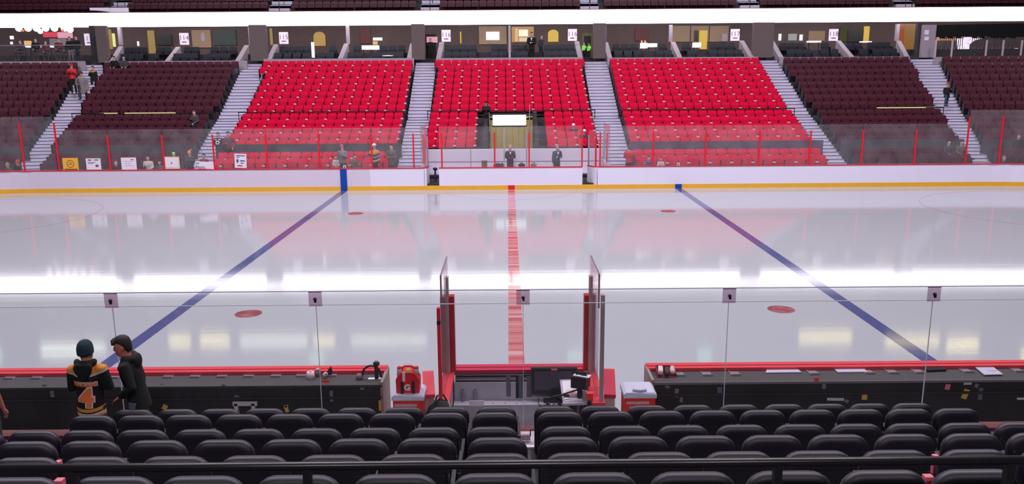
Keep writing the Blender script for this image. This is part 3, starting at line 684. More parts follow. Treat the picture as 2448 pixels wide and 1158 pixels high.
tag(mb.build('upper_seats', [M_SEATM, M_SEATM2]), 'dim maroon seat rows of the upper deck above the ribbon board', 'seats', kind='stuff')
for a, b in ust:
    t = thing('aisle_stairs', 'pale upper deck stairs above the ribbon board', None, kind='structure')
    for i, (Y, z) in enumerate(UR[:6]):
        for h in (0, 1): mb = MB(); mb.box(a, b, Y-.4+.4*h, Y+.01+.4*h, z-.3, z+.22+.25*h); mb.build('step', M_STEP, t)
    r = thing('stair_handrail', 'dark centre handrail of upper deck stairs, %s stairs from left' % first(ust.index((a, b))), 'handrail', group='upper stair handrails'); c = (a+b)/2; mb = MB(); mb.tube([(c, UR[0][0], 9.0), (c, UR[0][0], 9.95), (c, UR[2][0], 10.95), (c, UR[2][0], 10.0)], .025, 6); mb.build('rail_bar', M_BLACK, r)
    mb = MB(); mb.tube([(c+.12, UR[1][0], 9.5), (c+.12, UR[1][0], 10.4)], .02, 6); mb.build('rail_post', M_BLACK, r)
for u0, u1, v0, v1, lab in ((215, 262, 18.5, 28.5, 'white fan banner hung above the ribbon, left one'), (263, 308, 18.5, 33, 'white fan banner hung above the ribbon, right one')):
    x0, x1, ya, yb, za, zb = wbox(u0, u1, v0, v1, 54.42, .02); mb = MB(); mb.prism([(x0, ya, zb), (x1, ya, zb), (x1, ya, za), ((x0+x1)/2, ya, za+.07), (x0, ya, za+.1)], (0, .015, 0)); tag(mb.build('banner', mat('banner_cloth', (.8, .74, .86), .8, emit=(.8, .75, .9), es=.12)), lab, 'banner')
t = thing('upper_railing', 'thin dark front railing of the upper deck above the ribbon board', 'railing')
fsec(-42, 42, YR+.02, YR+.06, 9.66, 9.69).build('rail_bar', M_BLACK, t)
for i in range(22): fsec(-42+4*i-.02, -42+4*i+.02, YR+.02, YR+.06, 9.291, 9.67).build('rail_post', M_BLACK, t)
# suite level over the upper deck: lit windows that the ice mirrors
YS = UR[-1][0]+1.0
mb = MB(); mb.box(-46, 46, YS, YS+.4, 9, 24); struct('wall_suite_level', mb, mat('suite_wall', (.16, .13, .17), .9))
def mirror(u, v, Y):
    g = ray(u, v); t0 = -CAM.z/g.z; p = CAM+g*t0; q = Vector((g.x, g.y, -g.z)); return p+q*((Y-p.y)/q.y)
G_SY = glow('suite_yellow', (1, .84, .34), 9); G_SW = glow('suite_white', (.90, 1, .82), 7); G_SG = glow('suite_green', (.5, 1, .7), 5)
for i, (u0, u1, v0, v1, m, lab) in enumerate(((100, 190, 824, 852, G_SW, 'pale'), (205, 252, 822, 842, G_SW, 'pale'), (405, 455, 806, 828, G_SY, 'yellow'), (480, 548, 804, 826, G_SY, 'yellow'), (575, 735, 806, 826, G_SW, 'pale'), (750, 800, 806, 824, G_SY, 'pale'), (840, 1020, 806, 823, G_SW, 'pale'),
        (1910, 2036, 796, 818, G_SY, 'yellow'), (2116, 2246, 806, 826, G_SY, 'yellow'), (2262, 2340, 812, 838, G_SY, 'yellow'), (740, 775, 848, 866, G_SG, 'mint'), (1356, 1414, 843, 862, G_SG, 'mint'), (1668, 1702, 841, 862, G_SG, 'mint'), (2440, 2500, 838, 862, G_SY, 'yellow'), (-40, 4, 838, 862, G_SG, 'mint'))):
    vc = (v0+v1)/2; a = mirror(u0, vc+(v1-v0)*.30, YS); b = mirror(u1, vc-(v1-v0)*.30, YS); t = thing('suite_window', 'lit %s suite window mirrored in the ice, %s along the row' % (lab, first(i)), 'window', group='lit %s suite windows' % lab)
    x0, x1, z0, z1 = min(a.x, b.x), max(a.x, b.x), min(a.z, b.z), max(a.z, b.z)
    fsec(x0, x1, YS-.03, YS-.005, z0, z1).build('pane', m, t); f = MB(); f.box(x0-.06, x1+.06, YS-.06, YS, z1, z1+.08); f.box(x0-.06, x1+.06, YS-.06, YS, z0-.08, z0); f.build('frame', M_BLACK, t)
mb = MB(); mb.box(-60, 60, -45, 45, 27, 27.3); struct('ceiling', mb, mat('roof_dark', (.02, .018, .022), .95))
mb = MB(); mb.box(-60, -59.7, -45, 45, -.1, 27); struct('wall_left', mb, M_CEIL); mb = MB(); mb.box(59.7, 60, -45, 45, -.1, 27); struct('wall_right', mb, M_CEIL); mb = MB(); mb.box(-60, 60, -45.3, -45, -.1, 27); struct('wall_near', mb, M_CEIL)
mb = MB(); mb.box(-60, 60, 45, 45.3, -.1, 27); struct('wall_far', mb, M_CEIL)

# ------------------------------------------------------------------ tunnel and penalty boxes
TX0, TX1 = TUN; y0 = YB+ROWS[2][0]-.4; y1 = YB+ROWS[7][0]-.4; zt = 3.0
t = thing('player_tunnel', 'walled players tunnel cut into the centre block', 'tunnel')
for x, sx in ((TX0+.12, 1), (TX1-.12, -1)):
    for i in range(5):                                  # stepped dark side parapets beside the seats
        o, z = ROWS[2+i]; q = MB(); q.box(min(x-.1, x+.1), max(x-.1, x+.1), YB+o-.4, YB+o+.42, 0, z+.75); q.build('side_wall', M_DARK, t)
q = MB(); q.box(TX0+.2, TX1-.2, y1+3.0, y1+3.1, 0, 3.2); q.build('back_wall', mat('tunnel_beige', (.42, .34, .14), .7, noise=.1, nscale=3), t)
q = MB(); q.box(TX0+.05, TX1-.05, y1-.55, y1+3, zt, zt+.1); q.build('roof', M_DARK, t)
for i in range(8):
    x = TX0+.25+i*.33; q = MB(); q.box(x, x+.31, y1+2.93, y1+3.0, 0, 3.0); q.build('wall_panel', mat('tunnel_board', (.46, .38, .17), .7, noise=.1, nscale=3), t)
area('tunnel_lamp', (0, y1+.1, 2.85), (0, y1+3, 1.3), 1.8, .3, 260, (1, .88, .55))
t = thing('led_sign', 'blank glowing white sign over the players tunnel', 'sign')
x0, x1, ya, yb, za, zb = wbox(1178, 1257.5, 274.5, 300, 44.0, .1); fsec(x0, x1, ya, yb, za, zb).build('screen', glow('sign_glow', (.95, .98, 1), 1.15), t)
q = MB(); q.box(x0-.05, x1+.05, ya+.02, yb+.05, zb, zb+.1); q.box(x0-.05, x1+.05, ya+.02, yb+.05, za-.08, za); q.build('housing', M_BLACK, t)
for u in (1169, 1266):
    a = atY(u, 250, Dy(44)); b = atY(u+4, 300, Dy(43)); t = thing('tunnel_railing', 'grey steel post at the %s edge of the players tunnel' % ('left' if u < 1200 else 'right'), 'post'); q = MB(); q.tube([(a.x, a.y, 2.2), (a.x, a.y, a.z)], .025, 6); q.build('rail_post', M_ALU, t)
# penalty box walls
YP = Dy(40.3)
px0, px1 = atY(1020, 380, YP).x, atY(1442, 380, YP).x
t = thing('penalty_box_wall', 'white back wall of the penalty boxes with a bench ledge', 'wall')
n = 4
for i in range(n):
    a = px0+(px1-px0)*i/n; b = px0+(px1-px0)*(i+1)/n; fsec(a+.012, b-.012, YP, YP+.06, 0, 1.62).build('wall_panel', M_BOARDP, t)
fsec(px0, px1, YP-.45, YP, .42, .47).build('bench_seat', M_GREYW, t)
fsec(px0, px1, YP-.02, YP, 1.02, 1.04).build('ledge_strip', mat('strip_mauve', (.35, .25, .38), .6), t)
fsec(px0, px1, YP+.01, YP+.05, 1.62, 1.64).build('cap_rail', M_WHITE, t)
mb = MB(); mb.box(px0, px1, YB+.14, YP, .0, .25); struct('floor', mb, mat('penalty_floor', (.03, .028, .03), .9))
for X, lab in ((px0, 'left'), (px1, 'right')):
    t = thing('side_screen', 'white side wall with glass at the %s end of the penalty boxes' % lab, 'wall')
    fsec(X-.05, X+.05, YB+.15, YP-.01, 0, 1.08).build('side_panel', M_BOARDP, t); fsec(X-.006, X+.006, YB+.15, YP-.01, 1.08, 2.9).build('glass_pane', M_GLASSF, t)
    for f in (.45, .92): fsec(X-.035, X+.035, YB+(YP-YB)*f-.03, YB+(YP-YB)*f+.03, 1.08, 2.5).build('post', M_POST if f < .8 else M_ALU, t)
for X in (atY(1206, 400, YB+1.2).x, atY(1258, 400, YB+1.2).x):
    t = thing('penalty_divider', 'glass divider screen beside the timekeeper, %s one' % ('left' if X < 0 else 'right'), 'screen')
    fsec(X-.006, X+.006, YB+.2, YP-.5, .9, 2.7).build('glass_pane', M_GLASSF, t); fsec(X-.03, X+.03, YB+.15, YB+.21, .25, 2.75).build('post', M_ALU, t)
# open gates: left one swung right back, right one swung half into the box
def gate(label, X, Y, rz):
    t = thing('penalty_gate', label, 'gate', (X, Y, 0), rz)
    q = MB(); q.box(0, .68, -.05, .05, .12, 1.0); q.build('gate_panel', M_BOARD, t); q = MB(); q.box(0, .68, -.06, .06, 1.0, 1.04); q.build('cap_rail', M_RED, t)
    q = MB(); q.box(.05, .63, -.006, .006, 1.04, 2.7); q.build('glass_pane', M_GLASSF, t)
    for x in (.02, .62): q = MB(); q.box(x, x+.05, -.03, .03, 1.04, 2.45); q.build('gate_post', M_POST if x < .1 else M_ALU, t)
gate('white penalty box gate swung open at the left gap', GL0+.06, YB+.08, math.radians(84))
gate('white penalty box gate with red posts, half open at the right gap', GR1-.06, YB+.06, math.radians(118))
for X, lab in ((-3.88, 'left'),):
    t = thing('stick_rack_post', 'blue padded post behind the left penalty gate', 'post', (X+.25, YB+1.2, .25)); q = MB(); q.tube([(0, 0, 0), (0, 0, .55)], .045, 10); q.build('post', mat('pad_navy', (.01, .02, .12), .6), t); q = MB(); q.ell((0, 0, .6), .12, .1, .07); q.build('knob', M_BLACK, t, True)
t = thing('scorer_counter', 'white counter along the boards inside the timekeeper box', 'counter'); fsec(-1.7, 1.9, YB+.12, YB+.6, .94, .99).build('counter_top', M_BOARDP, t)
for x in (-1.6, 0, 1.8): fsec(x-.03, x+.03, YB+.5, YB+.56, .25, .94).build('counter_leg', M_ALU, t)
for k, (u, v, sx_, m_, lab) in enumerate(((1190, 393, .22, M_CLBLK, 'dark bag on the timekeeper counter, left'), (1200, 391, .12, mat('bag_brown', (.12, .05, .04), .7), 'brown bag on the timekeeper counter'), (1247, 392, .17, M_CLBLK, 'dark bag on the timekeeper counter, right of the camera man'), (1276, 391, .15, mat('bag_tan', (.35, .18, .14), .7), 'tan bag on the timekeeper counter'))):
    c = atY(u, v, YB+.4); t = thing('shoulder_bag', lab, 'bag', (c.x, c.y+.02*k, .99)); q = MB(); q.ell((0, 0, .09), sx_, .1, .10); q.build('bag_body', m_, t, True); q = MB(); q.tube([(-sx_*.5, 0, .16), (0, 0, .24), (sx_*.5, 0, .16)], .012, 6); q.build('handle', M_BLACK, t)
for X, lab in ((1158, 'olive box on the ledge of the left penalty box'),):
    c = atY(X, 395, YB+.4); t = thing('ledge_box', lab, 'box', (c.x, c.y, 1.0)); q = MB(); q.box(-.13, .13, -.1, .1, 0, .30); q.build('box_body', mat('box_olive', (.16, .11, .05), .7), t); q = MB(); q.box(-.14, .14, -.11, .11, .27, .31); q.build('box_lid', mat('box_olive', (.16, .11, .05), .7), t)
# paper signs and banner on the left glass
def sign(label, u0, u1, v0, v1, m, lines, tilt=0):
    c = atY((u0+u1)/2, (v0+v1)/2, YB+.035); wd = (u1-u0)/1946*37.6; h = (v1-v0)/1946*37.6
    t = thing('fan_sign', label, 'sign', c); t.rotation_euler = (0, tilt, 0)
    q = MB(); q.box(-wd/2, wd/2, 0, .012, -h/2, h/2); q.build('card', m, t)
    return t, wd, h
INK = mat('marker_ink', (.10, .09, .14), .7); INKR = mat('marker_red', (.55, .06, .08), .7); INKB = mat('marker_blue', (.06, .06, .25), .7)
def put(t, txt, x, z, size, m): o = instance(text_mesh(txt, size, m, .002), 'lettering', t, (x, -.005, z)); o.rotation_euler = (PI/2, 0, 0); return o
def bars(t, rows, m):
    q = MB()
    for x0, x1, z, h in rows: q.box(x0, x1, -.004, 0, z, z+h)
    q.build('scribble', m, t)
YC = mat('card_yellow', (.85, .45, .05), .7); GOLD = mat('ink_brown', (.18, .07, .02), .7)
t, wd, h = sign('yellow fan card with a round drawing on the left glass', 150, 187, 378, 408, YC, 0)
q = MB()
for k in range(18):
    a0, a1 = 2*PI*k/18, 2*PI*(k+1)/18; q.prism([(r*math.cos(a), -.004, .02+r*math.sin(a)) for r, a in ((.15, a0), (.175, a0), (.175, a1), (.15, a1))], (0, .004, 0))
q.box(-.11, .11, -.004, 0, -.02, .0); q.box(-.06, .06, -.004, 0, .05, .08); q.build('drawing', GOLD, t); bars(t, [(-.3, .3, -.26, .05)], GOLD)
t, wd, h = sign('white fan card with a small dark square on the left glass', 206, 241, 379, 406, M_PAPER, 0); bars(t, [(-.24, -.08, .16, .05), (.05, .25, .17, .04), (-.25, .1, .07, .02), (-.25, 0, .02, .02)], INK); bars(t, [(.09, .22, -.13, .1)], INK)
t, wd, h = sign('plain white fan card hung lower on the left glass', 290, 326, 377, 406, M_PAPER, 0); bars(t, [(-.25, .2, .1, .02), (-.2, .1, .0, .02), (-.22, .2, -.1, .02)], mat('ink_faint', (.5, .45, .55), .7)); bars(t, [(.1, .24, .17, .04)], INKR)
t, wd, h = sign('white card in a cream frame on the left glass', 392, 429, 375, 404, mat('frame_cream', (.75, .62, .42), .7), 0); bars(t, [(-.29, .29, -.21, .44)], M_PAPER); q = MB(); q.box(-.03, .02, -.01, -.004, -.05, .02); q.build('scribble', INK, t)
t, wd, h = sign('wide white card reading Hi on the left glass', 467, 515, 387, 404, M_PAPER, 0, .06); put(t, 'Hi', -.36, .07, .16, INK); put(t, 'Benny,', -.22, -.09, .17, INKB)
t, wd, h = sign('tall white card with blue and red writing on the glass', 561, 589, 368, 402, M_PAPER, 0, .04); bars(t, [(-.2, .2, .22, .04), (-.18, -.05, .15, .03), (-.02, .2, -.02, .05), (0, .14, -.12, .04)], INKB); bars(t, [(-.15, .08, -.25, .06)], INKR); q = MB(); q.ell((-.14, -.004, .0), .05, .006, .09); q.build('drawing', mat('drop_teal', (.03, .12, .18), .6), t)
for u, s, nm in ((823, -1, 'left'), (1622, 1, 'right')):
    c = atY(u, 391, YB+.02); t = thing('line_marker', 'small white bracket on the cap rail by the %s blue line' % nm, 'bracket', (c.x, YB+.05, HB)); q = MB(); q.box(-.06, -.03, -.02, .02, 0, .11); q.box(.03, .06, -.02, .02, 0, .11); q.box(-.06, .06, -.02, .02, .09, .13); q.build('bracket', M_WHITE, t)

# ------------------------------------------------------------------ near benches
YN = -YB
LBX = -1.97; RBX = 1.93                                 # bench walls end here, bench doors stand open between
def near_wall(label, x0, x1, end):
    t = thing('bench_boards', label, 'boards')
    n = max(1, round((x1-x0)/2.44))
    for i in range(n):
        a = x0+(x1-x0)*i/n; b = x0+(x1-x0)*(i+1)/n
        fsec(a+.002, b-.002, YN-.12, YN, .2, 1.0).build('board_panel', M_BOARD, t)
        fsec(a+.002, b-.002, YN-.62, YN-.58, .02, .955).build('inner_panel', M_BENCHBLK, t)
    fsec(x0, x1, YN-.11, YN+.01, 0, .2).build('kickplate', M_YEL, t)
    fsec(x0, x1, YN-.09, YN+.02, 1.0, 1.045).build('cap_rail', M_NEARRED, t); fsec(x0, x1, YN-.185, YN-.094, .985, 1.035).build('cap_rail', M_NEARRED, t)
    fsec(x0, x1, YN-.63, YN-.19, .955, .985).build('bottle_shelf', M_SHELF, t)
    fsec(x0, x1, YN-.645, YN-.63, .955, .99).build('shelf_lip', mat('lip_black', (.02, .016, .018), .6) if end > 0 else mat('lip_grey', (.15, .125, .135), .6), t)
    fsec(x0, x1, YN-.66, YN-.62, .79, .815).build('ledge_strip', mat('strip_dark', (.014, .010, .012), .5), t)
    xe = x1 if end > 0 else x0; fsec(xe-.02, xe+.02, YN-.64, YN, .02, 1.03).build('end_panel', mat('end_ply', (.30, .21, .20), .7, noise=.25, nscale=10), t)
    k = 0; x = x0+.3
    sl = []
    return t
tl = near_wall('black-backed bench wall with red cap and grey bottle shelf, left bench', -22, LBX, 1)
tr = near_wall('black-backed bench wall with red cap and grey bottle shelf, right bench', RBX, 22, -1)
def onshelf(u, v): return atZ(u, v, .985)
# clear bottle wells let into the shelf
def well(t, u, v):
    c = onshelf(u, v); q = MB(); q.box(-.065, .065, -.075, .075, 0, .006); q.box(-.07, .07, -.09, -.075, 0, .028); q.box(-.075, -.065, -.08, .09, 0, .014)
    q.build('bottle_well', mat('well_plastic', (.26, .22, .25), .25), t, False, (c.x, c.y, .985))
for u in (27, 92, 277, 405, 469, 533, 597, 662, 722, 795): well(tl, u, 903-(u*.008))
for u in (1624, 1690, 1757, 1944, 2075, 2132, 2195, 2310, 2365, 2432): well(tr, u, 896-(u-1600)*.012)
# tape, labels and plates on the black panels
def patch(t, u0, u1, v0, v1, m, tilt=0, name='label_patch'):
    Y = YN-.62; a = atY(u0, v0, Y); b = atY(u1, v1, Y); c = (a+b)/2; wd, h = abs(b.x-a.x), abs(a.z-b.z)
    q = MB(); q.box(-wd/2, wd/2, -.008, 0, -h/2, h/2); o = q.build(name, m, t, False, (c.x, Y, c.z)); o.rotation_euler = (0, tilt, 0); return o
P_W = mat('tape_white', (.55, .50, .54), .7); P_G = mat('tape_grey', (.17, .15, .17), .7); P_Y = mat('tag_yellow', (.62, .38, .05), .6); P_R = mat('tag_red', (.8, .03, .03), .6); P_P = mat('tag_pink', (.75, .16, .22), .6)
patch(tl, 788, 797, 935, 960, P_G); patch(tl, 861, 871, 924, 932, P_G); patch(tl, 905, 914, 958, 982, P_Y); patch(tl, 769, 788, 909, 915, P_R); patch(tl, 680, 690, 970, 986, P_Y, -.25); patch(tl, 680, 689, 969, 974, P_W, -.25)
patch(tl, 388, 401, 968, 980, P_Y, .5); patch(tl, 560, 572, 946, 955, P_G, .4); patch(tl, 383, 391, 917, 920, P_G); patch(tl, 120, 131, 935, 950, P_G); patch(tl, 101, 112, 919, 924, P_G); patch(tl, 530, 540, 918, 927, P_G, .6)
patch(tr, 1947, 1957, 903, 914, P_R); patch(tr, 1977, 2017, 952, 958, P_W, .03); patch(tr, 2019, 2028, 956, 963, P_G, .4); patch(tr, 2061, 2072, 938, 956, P_Y); patch(tr, 2260, 2270, 919, 932, P_P, .15); patch(tr, 2302, 2313, 931, 954, P_Y, .3)
patch(tr, 2304, 2322, 910, 920, P_W); patch(tr, 2340, 2347, 928, 956, mat('tape_teal', (.10, .12, .13), .7)); patch(tr, 2330, 2338, 918, 927, P_G, .5); patch(tr, 2431, 2448, 951, 956, P_W); patch(tr, 1613, 1622, 930, 950, P_G); patch(tr, 1625, 1632, 950, 962, P_G); patch(tr, 1590, 1600, 922, 928, P_G, .4); patch(tr, 1715, 1725, 926, 940, mat('tape_blue', (.10, .11, .18), .7)); patch(tr, 1965, 1974, 917, 930, P_G)
rk = thing('wall_bracket', 'white pipe bracket on black bench panel, left bench', 'bracket')
a = atY(556, 967, YN-.68); b = atY(614, 964, YN-.68); q = MB(); q.box(a.x, b.x, a.y, a.y+.03, a.z-.03, a.z+.03); q.build('cross_bar', P_W, rk)
for u in (563, 604): a2 = atY(u, 966, YN-.68); q = MB(); q.box(a2.x-.025, a2.x+.025, a2.y, a2.y+.06, a2.z-.35, a2.z); q.build('bracket_leg', P_W, rk)
# floors, rear bench wall with glass
mb = MB(); mb.box(-24, 24, -15.1, YN-.12, -.1, .02); struct('floor', mb, mat('bench_floor', (.02, .018, .02), .9))
YG = -15.12
wall = MB(); t = thing('bench_rear_wall', 'low wall with dull red cap under the bench glass', 'wall')
for a, b in ((-24, -1.0), (-1.0, 1.0), (1.0, 24)): fsec(a, b, YG-.06, YG+.06, 0, .96).build('wall_panel', M_GREYW, t)
fsec(-24, 24, YG-.09, YG+.09, .96, 1.0).build('cap_rail', mat('cap_dullred', (.13, .02, .025), .6), t)
gx = [atY(u, 860, YG).x for u in (283, 763, 1251, 1735, 2215)]; gs = (gx[-1]-gx[0])/4
cuts = [gx[0]-4*gs, gx[0]-3*gs, gx[0]-2*gs, gx[0]-gs]+gx+[gx[-1]+gs, gx[-1]+2*gs, gx[-1]+3*gs, gx[-1]+4*gs]
t = thing('bench_glass', 'long clear glass screen with bolted joint plates behind the benches', 'glass')
zg = 2.80
for a, b in zip(cuts, cuts[1:]):
    p = fsec(a+.004, b-.004, YG-.006, YG+.006, 1.002, zg).build('glass_pane', M_GLASSN, t)
M_CLIP = glassmat('clip_plastic', .16, tint=(.80, .70, .78), refl=.3, dcol=(.7, .6, .7)); M_EDGE = mat('glass_edge', (.92, .9, .95), .2); M_EDGED = mat('glass_edge_dark', (.16, .13, .17), .3)
fsec(cuts[0], cuts[-1], YG-.007, YG+.007, zg, zg+.006).build('top_edge', M_EDGED, t); fsec(cuts[0], cuts[-1], YG+.008, YG+.014, zg-.175, zg-.166).build('edge_strip', M_EDGE, t)
for x in gx:
    fsec(x-.003, x+.003, YG-.009, YG+.009, 1.002, zg-.18).build('joint_strip', mat('joint_grey', (.62, .58, .66), .4), t)
    fsec(x-.08, x+.08, YG-.02, YG-.014, zg-.18, zg+.004).build('joint_plate', M_CLIP, t); fsec(x-.08, x+.08, YG-.022, YG-.012, zg-.005, zg+.006).build('plate_edge', M_EDGED, t)
    q = MB(); q.lathe([(.018, 0), (.022, .02), (.012, .04)], (x, YG-.02, zg-.085), 10, M=Matrix.Rotation(PI/2, 4, 'X')); q.box(x-.008, x+.016, YG-.05, YG-.03, zg-.125, zg-.08); q.build('knob', M_BLACK, t, True)

# ------------------------------------------------------------------ host box between the benches
hx0, hx1 = atY(1088, 890, YN-.1).x, atY(1394, 890, YN-.1).x
t = thing('host_box', 'white panelled booth with red cap between the two benches', 'booth')
fsec(hx0, hx1, YN-.12, YN, .2, 1.0).build('board_panel', M_BOARD, t); fsec(hx0, hx1, YN-.11, YN+.01, 0, .2).build('kickplate', M_YEL, t)
fsec(hx0, hx1, YN-.09, YN+.02, 1.0, 1.045).build('cap_rail', M_RED if False else mat('host_cap', (.50, .012, .06), .5), t); fsec(hx0, hx1, YN-.20, YN-.094, .985, 1.035).build('cap_rail', mat('host_cap', (.50, .012, .06), .5), t)
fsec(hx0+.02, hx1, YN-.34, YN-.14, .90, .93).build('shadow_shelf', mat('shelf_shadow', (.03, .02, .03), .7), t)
fsec(hx0, hx1, YN-.36, YN-.32, .64, .90).build('inner_panel', M_GREYW, t)
fsec(hx0, hx1, YN-.58, YN-.34, .60, .64).build('desk_top', M_GREYW, t)
for i in range(3): fsec(hx0+(hx1-hx0)*i/3+.004, hx0+(hx1-hx0)*(i+1)/3-.004, YN-.58, YN-.54, .02, .6).build('front_panel', M_GREYW, t)
def hpatch(u0, u1, v0, v1, Y, m, nm): a = atY(u0, v0, Y); b = atY(u1, v1, Y); fsec(a.x, b.x, Y-.006, Y, b.z, a.z).build(nm, m, t)
hpatch(1210, 1221, 899, 948, YN-.36, mat('stripe_grey', (.12, .10, .13), .6), 'dark_stripe'); hpatch(1233, 1240, 898, 952, YN-.36, M_CLBLK, 'dark_stripe'); hpatch(1240, 1250, 898, 952, YN-.36, mat('stripe_slate', (.09, .085, .13), .6), 'dark_stripe'); hpatch(1259, 1271, 900, 950, YN-.36, mat('stripe_grey', (.12, .10, .13), .6), 'dark_stripe')
hpatch(1122, 1157, 958, 971, YN-.58, M_PAPER, 'paper_label')
for u in (1178, 1208, 1236): a = atY(u, 965, YN-.58); q = MB(); q.ell((a.x, a.y-.002, a.z), .008, .004, .008, 8, 4); q.build('screw', M_BLACK, t)
for k, u in enumerate((1108, 1137)):
    c = atZ(u, 953, .64); b = thing('water_bottle', 'clear water bottle with grey cap on booth desk, %s one' % ('left' if k == 0 else 'right'), 'bottle', (c.x, min(c.y, YN-.42), .64))
    q = MB(); q.lathe([(.03, 0), (.033, .02), (.031, .1), (.034, .14), (.016, .17), (.014, .18)], (0, 0, 0), 14); q.build('bottle_body', glassmat('pet_%d' % k, .2, tint=(.55, .55, .62)), b, True)
    q = MB(); q.lathe([(.017, .178), (.017, .2)], (0, 0, 0), 12); q.build('cap', mat('cap_slate', (.16, .15, .2), .5), b)
# dividers: glass between a far and a near post, on a red-capped side wall
def divider(label, ux, s):
    X = atY(ux, 890, YN-.3).x; t = thing('bench_divider', label, 'divider')
    fsec(X-.06, X+.06, YN-1.5, YN-.0, .02, 1.0).build('side_wall', mat('side_grey', (.4, .33, .36), .6), t)
    fsec(X-.085, X+.085, YN-1.5, YN-.13, 1.0, 1.05).build('cap_rail', M_NEARRED, t)
    fsec(X-.007, X+.007, YN-1.28, YN-.16, 1.05, 2.76).build('glass_pane', M_GLASSD, t)
    fsec(X-.011, X+.011, YN-1.285, YN-1.275, 2.3, 2.765).build('glass_edge', mat('edge_brown', (.2, .16, .17), .4), t); fsec(X-.009, X+.009, YN-1.28, YN-.16, 2.76, 2.768).build('glass_edge', M_EDGED, t)
    return t, X
t, X = divider('glass bench divider with red posts, left of the booth', 1073, 1)
fsec(X-.05, X-.005, YN-1.44, YN-1.36, .5, 2.36).build('near_post', M_POST, t); fsec(X-.052, X-.003, YN-1.445, YN-1.355, 2.14, 2.19).build('post_band', M_BLACK, t)
fsec(X+.02, X+.10, YN-.30, YN-.16, 1.0, 2.2).build('far_post', mat('post_darkred', (.42, .012, .02), .45), t); fsec(X-.10, X-.04, YN-.34, YN-.2, 1.05, 2.2).build('far_channel', mat('channel_rose', (.35, .16, .17), .5, noise=.2, nscale=5), t)
fsec(X-.035, X+.025, YN-.35, YN-.24, 1.05, 2.5).build('far_channel', mat('channel_beige', (.45, .31, .28), .5, noise=.2, nscale=5), t)
t, X = divider('glass bench divider with grey posts, right of the booth', 1411, -1)
fsec(X-.10, X-.03, YN-.30, YN-.16, 1.0, 2.2).build('far_post', mat('post_darkred', (.42, .012, .02), .45), t); fsec(X-.035, X+.015, YN-.35, YN-.24, 1.05, 2.5).build('far_channel', mat('channel_beige', (.45, .31, .28), .5), t); fsec(X+.02, X+.06, YN-.35, YN-.24, 1.05, 2.22).build('far_channel', mat('channel_rose', (.35, .16, .17), .5), t)
fsec(X+.012, X+.062, YN-1.44, YN-1.36, .98, 2.52).build('near_post', mat('channel_grey', (.36, .27, .30), .5), t)
t = thing('folded_towels', 'stacked orange, green and orange items in the right divider slot', 'towels')
for i, (m, z0, z1) in enumerate(((P_R, .62, .78), (mat('tow_green', (.05, .10, .05), .8), .78, .88), (mat('tow_orange', (.80, .11, .03), .8), .88, 1.06))):
    a = atY(1434, 920, YN-.9); fsec(a.x-.045, a.x+.04, YN-.95-.25*(2-i), YN-.70-.22*(2-i), z0, z1-.004).build('towel', m if i else mat('tow_red', (.85, .05, .03), .8), t)
# open bench doors, seen from above
for u, ve, lab, k in ((1023, 888, 'open bench door with red cap, left of the booth', -1), (1456, 883, 'open bench door with red cap, right of the booth', 1)):
    a = atZ(u, ve, 1.045); b = atZ(u+(3 if k < 0 else 2), 945, 1.045); t = thing('bench_door', lab, 'door'); d = (b-a).normalized(); n_ = Vector((-d.y, d.x, 0))
    def slab(w_, e0, e1, z0, z1): q = MB(); q.prism([(p.x, p.y, z0) for p in (a+d*e0+n_*w_, a+d*e0-n_*w_, b-d*e1-n_*w_, b-d*e1+n_*w_)], (0, 0, z1-z0)); return q
    slab(.082, 0, 0, 1.0, 1.05).build('cap_rail', mat('door_cap', (.66, .05, .07), .6) if k < 0 else mat('door_cap2', (.52, .015, .05), .6), t); slab(.07, .02, .02, .1, 1.0).build('door_panel', mat('door_beige', (.5, .36, .34), .7), t)
    slab(.05, .06, .06, .02, .1).build('foot', M_BLACK, t)

# monitor, camera, papers in the booth
c = atY(1326, 930, YN-.5)
t = thing('monitor', 'black flat monitor facing the seats on the booth desk', 'monitor', (c.x, YN-.46, .64))
TM = Matrix.Rotation(math.radians(-14), 4, 'X')
q = MB(); q.box(-.34, .34, -.02, .06, .10, .50, 0, TM); q.build('casing', mat('monitor_black', (.012, .011, .014), .35), t)
q = MB(); q.box(-.29, .27, -.026, -.02, .17, .44, 0, TM); q.build('screen', mat('monitor_screen', (.07, .06, .085), .25), t)
q = MB(); q.box(-.34, .34, -.03, .062, .475, .50, 0, TM); q.build('top_edge', mat('bezel_grey', (.07, .06, .065), .4), t)
q = MB(); q.box(-.045, .045, -.034, -.028, .455, .485, 0, TM); q.build('red_sticker', P_P, t)
o = instance(text_mesh('LG', .03, mat('logo_grey', (.6, .6, .65), .5), .001), 'logo', t); o.matrix_local = TM @ Matrix.Translation((0.02, -.028, .135)) @ Matrix.Rotation(PI/2, 4, 'X')
q = MB(); q.box(-.16, .16, -.06, .05, 0, .03); q.box(-.05, .05, 0, .05, .03, .2); q.build('stand', M_BLACK, t)
for x in (-.1, .06): q = MB(); q.tube([(x, -.08, .02), (x+.01, -.15, -.02), (x, -.165, -.16)], .025, 6); q.build('stand_foot', M_BLACK, t)
q = MB()
for k in range(7):
    x = -.24+.08*k; q.tube([(x, -.05, .08), (x+.05*math.sin(k*2), -.13, .02), (x+.08*math.cos(k*3), -.145, -.06), (x+.02, -.15, -.2-.03*(k % 3))], .006, 5)
q.build('cables', M_BLACK, t)
def sheet(label, uv, z, m, th=.004, name='paper_sheet', cat='paper'):
    P = [atZ(u, v, z) for u, v in uv]; q = MB(); q.prism([(p.x, p.y, z) for p in P], (0, 0, th)); return tag(q.build(name, m), label, cat)
